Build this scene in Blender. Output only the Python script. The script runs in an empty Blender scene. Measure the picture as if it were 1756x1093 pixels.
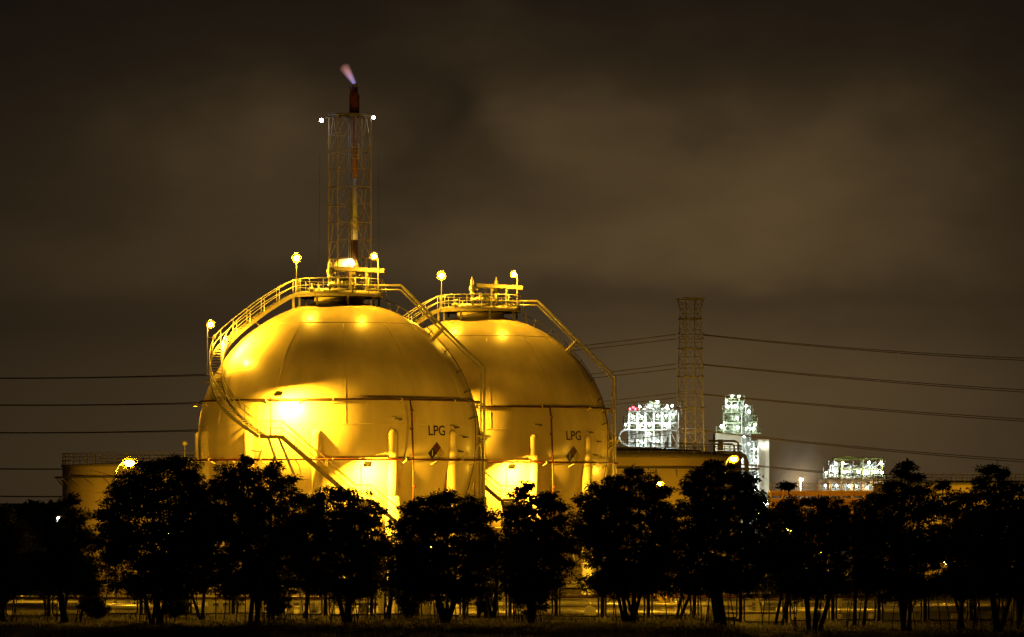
import bpy, math, random
import numpy as np
from mathutils import Vector, Matrix

# ------------------------------------------------------------------ camera, sky, exposure
S = bpy.context.scene
COL = S.collection
F, CX, HY, H = 6948.0, 878.0, 850.0, 9.7      # focal length in photo pixels, centre column, horizon row, eye height

cam_d = bpy.data.cameras.new("camera")
cam = bpy.data.objects.new("camera", cam_d); COL.objects.link(cam)
cam.location = (0, 0, H); cam.rotation_euler = (math.radians(90), 0, 0)
cam_d.sensor_width = 36.0; cam_d.lens = F / 1756 * 36.0
cam_d.shift_y = (HY - 546.5) / 1756
cam_d.clip_start = 1.0; cam_d.clip_end = 9000
S.camera = cam
S.view_settings.view_transform = 'Standard'; S.view_settings.look = 'None'
S.view_settings.exposure = 0; S.view_settings.gamma = 1
S.cycles.use_denoising = True
S.cycles.max_bounces = 5; S.cycles.diffuse_bounces = 3; S.cycles.glossy_bounces = 3
S.cycles.sample_clamp_indirect = 3.0
S.cycles.caustics_reflective = False; S.cycles.caustics_refractive = False
S.cycles.use_light_tree = True

def at(px, py, D):
    return Vector(((px - CX) / F * D, D, H + (HY - py) / F * D))

def make_world():
    w = bpy.data.worlds.new("World"); S.world = w; w.use_nodes = True
    nt = w.node_tree; N = nt.nodes; L = nt.links; N.clear()
    out = N.new('ShaderNodeOutputWorld'); bg = N.new('ShaderNodeBackground')
    tc = N.new('ShaderNodeTexCoord'); sp = N.new('ShaderNodeSeparateXYZ')
    L.new(tc.outputs['Generated'], sp.inputs[0])
    def m(op, a, b=None, c=None, clamp=False):
        n = N.new('ShaderNodeMath'); n.operation = op; n.use_clamp = clamp
        for i, q in enumerate((a, b, c)):
            if q is None: continue
            if isinstance(q, (int, float)): n.inputs[i].default_value = q
            else: L.new(q, n.inputs[i])
        return n.outputs[0]
    az = m('ARCTAN2', sp.outputs[0], sp.outputs[1])        # azimuth from the plant
    el = m('ARCSINE', sp.outputs[2])
    # everything is laid out in the sky's own azimuth / elevation, in units of 1/6948 radian
    def vec(x, y, z):
        c = N.new('ShaderNodeCombineXYZ')
        for i, q in enumerate((x, y, z)):
            if isinstance(q, (int, float)): c.inputs[i].default_value = q
            else: L.new(q, c.inputs[i])
        return c.outputs[0]
    def noise(sx, sy, det, off, rough=.5):
        n = N.new('ShaderNodeTexNoise'); n.inputs['Scale'].default_value = 1; n.inputs['Detail'].default_value = det; n.inputs['Roughness'].default_value = rough
        L.new(vec(m('MULTIPLY', az, sx), m('MULTIPLY', el, sy), off), n.inputs['Vector']); return m('SUBTRACT', n.outputs[0], .5)
    X0 = m('MULTIPLY_ADD', az, 6948.0, 878.0); Y0 = m('MULTIPLY_ADD', el, -6948.0, 850.0)
    w1, w2 = noise(26, 34, 3, 1.3), noise(24, 40, 3, 8.1); w3 = noise(70, 120, 4, 4.4)
    X = m('ADD', X0, m('MULTIPLY', w1, 420.0)); Y = m('ADD', Y0, m('ADD', m('MULTIPLY', w2, 230.0), m('MULTIPLY', w3, 50.0)))
    def bump(cx, cy, rx, ry, a):
        dx = m('MULTIPLY', m('SUBTRACT', X, cx), 1.0 / rx); dy = m('MULTIPLY', m('SUBTRACT', Y, cy), 1.0 / ry)
        r2 = m('ADD', m('MULTIPLY', dx, dx), m('MULTIPLY', dy, dy))
        return m('MULTIPLY', m('EXPONENT', m('MULTIPLY', r2, -1.0)), a)
    def total(L_):
        t = L_[0]
        for q in L_[1:]: t = m('ADD', t, q)
        return t
    Ye = m('ADD', Y0, m('ADD', m('MULTIPLY', w1, 26.0), m('MULTIPLY', w3, 14.0)))
    edge = N.new('ShaderNodeMapRange'); edge.interpolation_type = 'SMOOTHSTEP'
    for k, v in (('From Min', 492), ('From Max', 536), ('To Min', 1), ('To Max', 0)): edge.inputs[k].default_value = v
    L.new(Ye, edge.inputs[0])
    er = N.new('ShaderNodeValToRGB'); L.new(m('MULTIPLY', m('ADD', Y0, 1200.0), 1 / 2400.0), er.inputs[0])
    cr = er.color_ramp; cr.interpolation = 'LINEAR'
    stops = [(-1200, .008), (-300, .010), (0, .0135), (100, .018), (200, .0255), (300, .032), (400, .037), (500, .037), (560, .034), (650, .046), (800, .054), (880, .05), (1200, .02)]
    while len(cr.elements) < len(stops): cr.elements.new(.5)
    for e, (p, c) in zip(cr.elements, stops): e.position = (p + 1200) / 2400; e.color = (c, c, c, 1)
    up = total([bump(1330, 320, 290, 150, .054), bump(430, 270, 190, 110, .030), bump(990, 240, 140, 90, .026), bump(870, 60, 150, 60, .010), bump(960, 430, 420, 70, .030),
                bump(200, 440, 300, 60, .012), bump(1600, 440, 240, 60, .012), bump(800, 220, 60, 60, -.008), bump(1180, 225, 110, 40, -.012), bump(700, 330, 60, 90, -.005)])
    tx = m('MULTIPLY_ADD', noise(60, 150, 6, 2.2, .55), .020, 0)
    lo = bump(1250, 690, 520, 170, .036)
    lum = total([er.outputs[0], m('MULTIPLY', m('ADD', up, m('MULTIPLY', tx, m('MULTIPLY', m('ADD', up, .02), 14.0))), edge.outputs[0]), m('MULTIPLY', lo, m('SUBTRACT', 1.15, edge.outputs[0]))])
    da = m('MULTIPLY', m('SUBTRACT', X0, 950.0), 1 / 1150.0)
    lum = m('MULTIPLY', m('MAXIMUM', lum, .006), m('DIVIDE', 1.0, m('ADD', 1.0, m('POWER', m('ABSOLUTE', da), 3.0))))
    f = m('MAXIMUM', lum, .004)
    L.new(vec(f, m('MULTIPLY_ADD', f, .628, .0004), m('MULTIPLY_ADD', f, .25, .0018)), bg.inputs['Color']); bg.inputs['Strength'].default_value = 1.0
    L.new(bg.outputs[0], out.inputs['Surface'])
SKY_OFF = 3.1
make_world()

# ------------------------------------------------------------------ materials
MATS = {}
def mat(name, col, rough=.6, metal=0.0, var=0.0, scale=3.0, bump=0.0, coat=0.0, stretch=(1, 1, 1), spec=.5):
    if name in MATS: return MATS[name]
    m = bpy.data.materials.new(name); m.use_nodes = True; MATS[name] = m
    nt = m.node_tree; b = nt.nodes['Principled BSDF']
    b.inputs['Base Color'].default_value = (*col, 1); b.inputs['Roughness'].default_value = rough
    b.inputs['Metallic'].default_value = metal; b.inputs['Coat Weight'].default_value = coat
    b.inputs['Coat Roughness'].default_value = .2; b.inputs['Specular IOR Level'].default_value = spec
    if var or bump:
        tc = nt.nodes.new('ShaderNodeTexCoord'); mp = nt.nodes.new('ShaderNodeMapping'); mp.inputs['Scale'].default_value = stretch
        no = nt.nodes.new('ShaderNodeTexNoise'); no.inputs['Scale'].default_value = scale; no.inputs['Detail'].default_value = 6
        nt.links.new(tc.outputs['Object'], mp.inputs[0]); nt.links.new(mp.outputs[0], no.inputs['Vector'])
        if var:
            r = nt.nodes.new('ShaderNodeValToRGB'); r.color_ramp.elements[0].position = .3; r.color_ramp.elements[1].position = .72
            r.color_ramp.elements[0].color = (*[c * (1 - var) for c in col], 1)
            r.color_ramp.elements[1].color = (*[min(1, c * (1 + var * .6)) for c in col], 1)
            nt.links.new(no.outputs[0], r.inputs[0]); nt.links.new(r.outputs[0], b.inputs['Base Color'])
        if bump:
            bp = nt.nodes.new('ShaderNodeBump'); bp.inputs['Strength'].default_value = bump; bp.inputs['Distance'].default_value = .05
            nt.links.new(no.outputs[0], bp.inputs['Height']); nt.links.new(bp.outputs[0], b.inputs['Normal'])
    return m
def emis(name, col, st):
    if name in MATS: return MATS[name]
    m = bpy.data.materials.new(name); m.use_nodes = True; MATS[name] = m
    nt = m.node_tree; nt.nodes.clear(); o = nt.nodes.new('ShaderNodeOutputMaterial'); e = nt.nodes.new('ShaderNodeEmission')
    e.inputs[0].default_value = (*col, 1); e.inputs[1].default_value = st; nt.links.new(e.outputs[0], o.inputs[0]); return m

SOD = (1.0, .495, .020)
WHT = (.86, 1.0, .93)
M_shell = mat('tank_paint', (.70, .58, .36), .36, var=.20, scale=.6, coat=.25, stretch=(1, 1, .12))
M_leg = mat('leg_paint', (.62, .52, .34), .6, var=.12, scale=1.2)
M_conc = mat('concrete', (.36, .34, .30), .9, var=.25, scale=1.5, bump=.3)
M_steel = mat('galvanised_steel', (.50, .48, .42), .5, metal=.2, var=.15, scale=2)
M_stair = mat('stair_shade_steel', (.17, .13, .06), .6, metal=.2, var=.15)  # lower flights and landings: backlit shade put into the steel colour
M_rail = mat('rail_shade_steel', (.34, .27, .12), .6, metal=.2)  # lower handrails: steel darkened in its colour to read as backlit
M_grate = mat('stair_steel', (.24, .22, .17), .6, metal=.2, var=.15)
M_red = mat('fire_pipe_red', (.12, .024, .014), .5, var=.2, scale=2)
M_rust2 = mat('fire_pipe_brown', (.07, .022, .012), .5, var=.2, scale=2)
M_pipe = mat('pipe_silver', (.55, .52, .44), .35, metal=.6, var=.15)
M_dark = mat('dark_steel', (.10, .09, .07), .6, metal=.2)
M_black = mat('black_paint', (.012, .01, .009), .5)
M_white = mat('white_paint', (.75, .74, .70), .5)
M_plant = mat('plant_white', (.62, .62, .58), .5, var=.15, scale=1.0)
M_plantg = mat('plant_green_steel', (.30, .34, .20), .6, var=.2)
M_beige = mat('plant_beige_wall', (.62, .52, .38), .8, var=.08, scale=.4)
M_orange = mat('orange_steel', (.50, .27, .09), .6, var=.2)
M_tank = mat('storage_tank_paint', (.60, .47, .25), .55, var=.14, scale=.35, stretch=(1, 1, .3))
M_roof = mat('tank_roof', (.16, .14, .10), .8, var=.2)
M_rust = mat('rusty_steel', (.22, .055, .025), .7, var=.4, scale=2.5)
M_lat = mat('lattice_steel', (.19, .175, .14), .6, metal=.2, var=.2)
def bowl_mat():  # bowl added round bulbs to give them a soft yellow glow
    m = bpy.data.materials.new('lamp_glow_bowl'); m.use_nodes = True; nt = m.node_tree; nt.nodes.clear()
    o = nt.nodes.new('ShaderNodeOutputMaterial'); a = nt.nodes.new('ShaderNodeBsdfTransparent'); b = nt.nodes.new('ShaderNodeBsdfTranslucent'); x = nt.nodes.new('ShaderNodeMixShader')
    b.inputs[0].default_value = (1, .72, .12, 1); x.inputs[0].default_value = .02
    nt.links.new(a.outputs[0], x.inputs[1]); nt.links.new(b.outputs[0], x.inputs[2]); nt.links.new(x.outputs[0], o.inputs[0]); return m
M_bowl = bowl_mat()
M_fence = mat('fence_paint', (.08, .075, .06), .7)
M_bark = mat('bark', (.05, .038, .026), .9, var=.3, scale=5, bump=.5)
M_cable = mat('cable', (.05, .045, .04), .7)
B_sod = emis('sodium_bulb', SOD, 1100)
B_sodhi = emis('sodium_flood', SOD, 24000)
B_top = emis('sodium_top_lamp', SOD, 2600)
B_yard_fill = emis('sodium_yard_fill', SOD, 4800)
B_bridge_fill = emis('sodium_bridge_fill', SOD, 14000)
B_side_fill = emis('sodium_side_fill', SOD, 20000)
B_fill = emis('sodium_fill', SOD, 430)
B_fill_far = emis('sodium_fill_far', SOD, 1050)
B_under = emis('sodium_bulkhead', SOD, 1800)
B_tank_fill = emis('sodium_tank_fill', SOD, 4500)
B_sodlo = emis('sodium_small', SOD, 1100)
B_wht = emis('white_bulb', WHT, 190)
B_whts = emis('white_bulb_small', (.9, .95, 1.0), 60)
B_redl = emis('red_bulb', (1, .02, .04), 60)

def leafmat(name, c1, c2):
    m = bpy.data.materials.new(name); m.use_nodes = True
    nt = m.node_tree; b = nt.nodes['Principled BSDF']
    g = nt.nodes.new('ShaderNodeNewGeometry'); r = nt.nodes.new('ShaderNodeValToRGB')
    nt.links.new(g.outputs['Random Per Island'], r.inputs[0])
    r.color_ramp.elements[0].color = (*c1, 1); r.color_ramp.elements[1].color = (*c2, 1)
    nt.links.new(r.outputs[0], b.inputs['Base Color']); b.inputs['Roughness'].default_value = .75
    b.inputs['Specular IOR Level'].default_value = .25
    t = nt.nodes.new('ShaderNodeBsdfTranslucent'); mx = nt.nodes.new('ShaderNodeMixShader'); mx.inputs[0].default_value = .35
    nt.links.new(r.outputs[0], t.inputs[0]); nt.links.new(b.outputs[0], mx.inputs[1]); nt.links.new(t.outputs[0], mx.inputs[2])
    nt.links.new(mx.outputs[0], nt.nodes['Material Output'].inputs['Surface'])
    return m
M_leaf = leafmat('leaves', (.030, .036, .010), (.070, .080, .022))
M_leaf2 = leafmat('leaves_light', (.040, .046, .012), (.085, .095, .026))
M_grass = leafmat('grass_blades', (.045, .042, .014), (.12, .10, .035))

# ------------------------------------------------------------------ mesh helper
class MB:
    def __init__(s): s.v = []; s.f = []; s.sm = []; s.mi = []; s.m = 0
    def face(s, idx, sm=False): s.f.append(idx); s.sm.append(sm); s.mi.append(s.m)
    def poly(s, pts):
        n = len(s.v); s.v += [tuple(p) for p in pts]; s.face(list(range(n, n + len(pts))))
    def box(s, c, d, R=None):
        c = Vector(c); n = len(s.v)
        for x, y, z in ((-1,-1,-1),(1,-1,-1),(1,1,-1),(-1,1,-1),(-1,-1,1),(1,-1,1),(1,1,1),(-1,1,1)):
            p = Vector((x * d[0] / 2, y * d[1] / 2, z * d[2] / 2))
            if R is not None: p = R @ p
            s.v.append(tuple(c + p))
        for q in ((0,3,2,1),(4,5,6,7),(0,1,5,4),(1,2,6,5),(2,3,7,6),(3,0,4,7)): s.face([n + k for k in q])
    def beam(s, p, q, w, h=None, up=(0, 0, 1)):
        p = Vector(p); q = Vector(q); d = q - p; L = d.length
        if L < 1e-6: return
        d.normalize(); u = Vector(up)
        if abs(d.dot(u)) > .98: u = Vector((0, 1, 0))
        sx = d.cross(u).normalized(); uu = sx.cross(d)
        R = Matrix((sx, d, uu)).transposed()
        s.box((p + q) / 2, (w, L, h or w), R)
    def tube(s, pts, r, n=8, cap=True, closed=False):
        pts = [Vector(p) for p in pts]; N = len(pts)
        rr = r if isinstance(r, (list, tuple)) else [r] * N
        base = len(s.v); t0 = None; u = None
        for i, p in enumerate(pts):
            a = pts[i - 1] if (i > 0 or closed) else p
            b = pts[(i + 1) % N] if (i < N - 1 or closed) else p
            t = (b - a).normalized()
            if u is None:
                u = Vector((0, 0, 1)) if abs(t.z) < .9 else Vector((1, 0, 0))
            u = (u - t * u.dot(t)).normalized(); w = t.cross(u)
            k = 1.0
            if 0 < i < N - 1 or closed:
                ca = (p - a).normalized().dot((b - p).normalized()); k = min(1.6, 1 / max(.35, math.sqrt(max(.01, (1 + ca) / 2))))
            for j in range(n):
                an = 2 * math.pi * j / n
                s.v.append(tuple(p + (u * math.cos(an) + w * math.sin(an)) * rr[i] * (k if False else 1)))
        for i in range(N if closed else N - 1):
            a = base + i * n; b = base + ((i + 1) % N) * n
            for j in range(n):
                s.face([a + j, a + (j + 1) % n, b + (j + 1) % n, b + j], True)
        if cap and not closed:
            s.face([base + j for j in range(n)][::-1]); s.face([base + (N - 1) * n + j for j in range(n)])
    def lathe(s, prof, c=(0, 0, 0), n=24, R=None, a0=0):
        c = Vector(c); base = len(s.v)
        for r, z in prof:
            for j in range(n):
                an = 2 * math.pi * j / n + a0
                p = Vector((r * math.cos(an), r * math.sin(an), z))
                if R is not None: p = R @ p
                s.v.append(tuple(c + p))
        for i in range(len(prof) - 1):
            a = base + i * n; b = a + n
            for j in range(n): s.face([a + j, a + (j + 1) % n, b + (j + 1) % n, b + j], True)
        if prof[0][0] > 1e-4: s.face([base + j for j in range(n)][::-1])
        if prof[-1][0] > 1e-4: s.face([base + (len(prof) - 1) * n + j for j in range(n)])
    def ball(s, c, r, n=12, m=8, sc=(1, 1, 1)):
        c = Vector(c); base = len(s.v)
        s.v.append(tuple(c + Vector((0, 0, -r * sc[2]))))
        for i in range(1, m):
            th = -math.pi / 2 + math.pi * i / m
            for j in range(n):
                an = 2 * math.pi * j / n
                s.v.append(tuple(c + Vector((r * sc[0] * math.cos(th) * math.cos(an), r * sc[1] * math.cos(th) * math.sin(an), r * sc[2] * math.sin(th)))))
        s.v.append(tuple(c + Vector((0, 0, r * sc[2])))); top = len(s.v) - 1
        for j in range(n): s.face([base, base + 1 + (j + 1) % n, base + 1 + j], True)
        for i in range(m - 2):
            a = base + 1 + i * n; b = a + n
            for j in range(n): s.face([a + j, a + (j + 1) % n, b + (j + 1) % n, b + j], True)
        a = base + 1 + (m - 2) * n
        for j in range(n): s.face([a + j, a + (j + 1) % n, top], True)
    def build(s, name, mats, parent=None, loc=None):
        me = bpy.data.meshes.new(name); me.from_pydata(s.v, [], s.f)
        me.polygons.foreach_set('use_smooth', s.sm)
        for m in (mats if isinstance(mats, (list, tuple)) else [mats]): me.materials.append(m)
        if any(s.mi): me.polygons.foreach_set('material_index', s.mi)
        me.update()
        o = bpy.data.objects.new(name, me); COL.objects.link(o)
        if parent: o.parent = parent
        if loc is not None: o.location = loc
        return o

def pieces(mb, name, material, parent):
    "every connected piece of a mesh builder as a part of its own"
    par = list(range(len(mb.v)))
    def find(a):
        while par[a] != a: par[a] = par[par[a]]; a = par[a]
        return a
    for f in mb.f:
        for q in f[1:]: par[find(q)] = find(f[0])
    groups = {}
    for i, f in enumerate(mb.f): groups.setdefault(find(f[0]), []).append(i)
    for fs in groups.values():
        n = MB(); mp = {}
        for i in fs:
            idx = []
            for q in mb.f[i]:
                if q not in mp: mp[q] = len(n.v); n.v.append(mb.v[q])
                idx.append(mp[q])
            n.face(idx, mb.sm[i])
        n.build(name, material, parent)
def tag(o, label=None, cat=None, group=None, kind=None):
    if label: o['label'] = label
    if cat: o['category'] = cat
    if group: o['group'] = group
    if kind: o['kind'] = kind
    return o
def empty(name, loc, label, cat, group=None, rz=0):
    o = bpy.data.objects.new(name, None); COL.objects.link(o); o.location = loc; o.rotation_euler = (0, 0, rz)
    o.empty_display_size = .5
    return tag(o, label, cat, group)
def kids(o): return [c for c in bpy.data.objects if c.parent == o]
def copy_tree(o, parent=None):
    c = o.copy(); COL.objects.link(c); c.parent = parent
    for ch in kids(o): copy_tree(ch, c)
    return c
def spline(P, n=8):
    P = [Vector(p) for p in P]; out = []
    for i in range(len(P) - 1):
        p0 = P[max(0, i - 1)]; p1 = P[i]; p2 = P[i + 1]; p3 = P[min(len(P) - 1, i + 2)]
        for k in range(n):
            t = k / n
            out.append(.5 * ((2 * p1) + (-p0 + p2) * t + (2 * p0 - 5 * p1 + 4 * p2 - p3) * t * t + (-p0 + 3 * p1 - 3 * p2 + p3) * t ** 3))
    out.append(P[-1]); return out
def rot_to(d):
    return Vector(d).to_track_quat('Z', 'Y').to_matrix()

# ------------------------------------------------------------------ ground
g = MB(); g.poly([(-3000, -200, 0), (3000, -200, 0), (3000, 5000, 0), (-3000, 5000, 0)])
tag(g.build('ground', mat('gravel_yard', (.12, .105, .08), .95, var=.35, scale=.5, bump=.4)), kind='structure')
BZ = 1.3
def bank_z(x, y):
    return BZ + .10 * math.sin(x * .13 + 1) * math.cos(y * .21) + .05 * math.sin(x * .61 + y * .4) - (.45 if x > 13.5 else 0) * min(1, max(0, (x - 13.5) / 2))
b = MB(); xs = [i * 1.0 for i in range(-60, 61)]; ys = [205 + 2.0 * i for i in range(41)] + [287.5]
for j, y in enumerate(ys):
    for x in xs: b.v.append((x, y, bank_z(x, y) if y < 286 else .006))
nx = len(xs)
for j in range(len(ys) - 1):
    for i in range(nx - 1): b.face([j * nx + i, j * nx + i + 1, (j + 1) * nx + i + 1, (j + 1) * nx + i], True)
tag(b.build('grass_bank', mat('grass_soil', (.05, .042, .02), .95, var=.4, scale=1.4, bump=.6)), kind='structure')

rng = np.random.default_rng(5)
def quads_obj(name, V, material, parent=None):
    n = V.shape[0]; me = bpy.data.meshes.new(name)
    me.vertices.add(n * 4); me.vertices.foreach_set('co', V.reshape(-1).astype(np.float32))
    me.loops.add(n * 4); me.loops.foreach_set('vertex_index', np.arange(n * 4, dtype=np.int32))
    me.polygons.add(n); me.polygons.foreach_set('loop_start', np.arange(0, n * 4, 4, dtype=np.int32))
    me.polygons.foreach_set('loop_total', np.full(n, 4, dtype=np.int32))
    me.materials.append(material); me.update(calc_edges=True)
    o = bpy.data.objects.new(name, me); COL.objects.link(o)
    if parent: o.parent = parent
    return o
def grass():
    n = 60000
    x = rng.uniform(-42, 42, n); y = rng.uniform(236, 285.3, n)
    dens = (np.sin(x * .7 + np.sin(y * .5)) + np.sin(x * 1.9 + y * .8)) * .25 + .55
    k = rng.random(n) < dens; x = x[k]; y = y[k]; n = len(x)
    z = np.array([bank_z(a, c) for a, c in zip(x, y)]) - .03
    h = rng.uniform(.10, .34, n) * (.6 + .6 * rng.random(n)); w = rng.uniform(.012, .03, n)
    a = rng.uniform(0, 6.28, n); lean = rng.uniform(-.4, .4, (n, 2)) * h[:, None]
    B = np.stack([x, y, z], 1); T = B + np.stack([lean[:, 0], lean[:, 1], h], 1)
    s = np.stack([np.cos(a) * w, np.sin(a) * w, np.zeros(n)], 1)
    tag(quads_obj('grass', np.stack([B - s, B + s, T + s * .2, T - s * .2], 1), M_grass), 'rough uncut grass on the dark bank in front of the fence', 'grass', kind='stuff')
grass()

# ------------------------------------------------------------------ LPG sphere
R0, ZC = 11.15, 13.9
C0 = Vector((0, 0, ZC))
def sp(phi, lam, r=R0):
    "point on the vessel: azimuth phi (0 = towards the road, + = right), latitude lam, in degrees"
    p, l = math.radians(phi), math.radians(lam)
    return C0 + Vector((r * math.cos(l) * math.sin(p), -r * math.cos(l) * math.cos(p), r * math.sin(l)))
def L(x, y, z): return Vector((x, y, ZC + z))

def stair(parent, path, width=.9, sm=None, treads=True, name='staircase', rail_gap=1.5, rail_in=True):
    "stringers and treads as one mesh, handrails as its child"
    P = [Vector(p) for p in path]; st = MB(); rl = MB()
    sides = []
    for i, p in enumerate(P):
        a = P[max(0, i - 1)]; c = P[min(len(P) - 1, i + 1)]; t = (c - a); t.z = 0; t.normalize()
        sides.append(Vector((t.y, -t.x, 0)))
    Lf = [p + n * width / 2 for p, n in zip(P, sides)]; Rt = [p - n * width / 2 for p, n in zip(P, sides)]
    for line in (Lf, Rt):
        for a, c in zip(line, line[1:]): st.beam(a - Vector((0, 0, .10)), c - Vector((0, 0, .10)), .05, .28)
    # treads by arc length
    acc = 0; gap = .34
    for i in range(len(P) - 1):
        d = P[i + 1] - P[i]; ln = d.length
        if ln < 1e-4: continue
        flat = abs(d.z) / ln < .1
        while acc < ln:
            t = acc / ln; p = P[i].lerp(P[i + 1], t); n = sides[i].lerp(sides[i + 1], t).normalized()
            dd = Vector((n.y, -n.x, 0))
            st.beam(p - n * width / 2 * .97 - Vector((0, 0, .02)), p + n * width / 2 * .97 - Vector((0, 0, .02)), .24 if not flat else .29, .035)
            acc += gap
        acc -= ln
    for line in ((Lf, Rt) if rail_in else (Lf,)):
        for hh, r in ((1.1, .036), (.58, .026)):
            rl.tube([p + Vector((0, 0, hh)) for p in line], r, 6)
        acc = 0
        for i in range(len(line) - 1):
            ln = (line[i + 1] - line[i]).length
            while acc < ln:
                p = line[i].lerp(line[i + 1], acc / ln); rl.tube([p - Vector((0, 0, .15)), p + Vector((0, 0, 1.1))], .028, 6); acc += rail_gap
            acc -= ln
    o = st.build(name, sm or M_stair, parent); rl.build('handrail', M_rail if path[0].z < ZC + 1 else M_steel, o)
    return o

def floodlight(parent, pole_base, pole_top, head, aim, size=(.42, .26), hot=B_sodhi, name='floodlight', deep=.08):
    m = MB(); m.tube([pole_base, pole_top], .035, 8)
    if (Vector(head) - Vector(pole_top)).length > .05: m.beam(pole_top, head, .04)
    head = Vector(head); d = (Vector(aim) - head).normalized(); R = rot_to(d)
    w, h = size; dp = .16; m.m = 0
    m.box(head - R @ Vector((0, 0, .11)), (w + .1, h + .1, .06), R)
    zl = deep + .08; zc = (deep - .08) / 2
    for sx in (-1, 1): m.box(head + R @ Vector((sx * (w / 2 + .035), 0, zc)), (.03, h + .1, zl), R)
    for sy in (-1, 1): m.box(head + R @ Vector((0, sy * (h / 2 + .035), zc)), (w + .04, .03, zl), R)
    o = m.build(name, M_dark, parent)
    q = MB(); c = head - R @ Vector((0, 0, .06))
    q.poly([c + R @ Vector((x * w / 2, y * h / 2, 0)) for x, y in ((-1, -1), (1, -1), (1, 1), (-1, 1))])
    q.build('lamp_glass', hot, o)
    return o
def globe_lamp(parent, base, top, head, r=.22, bulb=B_sod, name='lamp_post', pr=.04):
    m = MB(); base = Vector(base); top = Vector(top); head = Vector(head)
    if (head - top).length > .08:
        mid = top + Vector(((head.x - top.x) * .15, (head.y - top.y) * .15, (head.z - top.z) * .75))
        m.tube(spline([base.lerp(top, .0), base.lerp(top, .9), mid, head], 5), pr, 8)
    else: m.tube([base, top], pr, 8)
    m.lathe([(.02, r * 1.75), (r * .5, r * 1.65), (r * .6, r * 1.45), (.02, r * 1.46)], head, 16)
    m.lathe([(pr * 3, 0), (pr * 3, .03), (pr, .04)], base, 8)
    o = m.build(name, M_steel, parent)
    q = MB(); q.ball(head, r * .72, 16, 10, (1, 1, .9)); q.build('bulb', bulb, o)
    q = MB(); q.ball(head, r * 1.5, 20, 12); q.build('glow_bowl', M_bowl, o)
    return o

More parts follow.
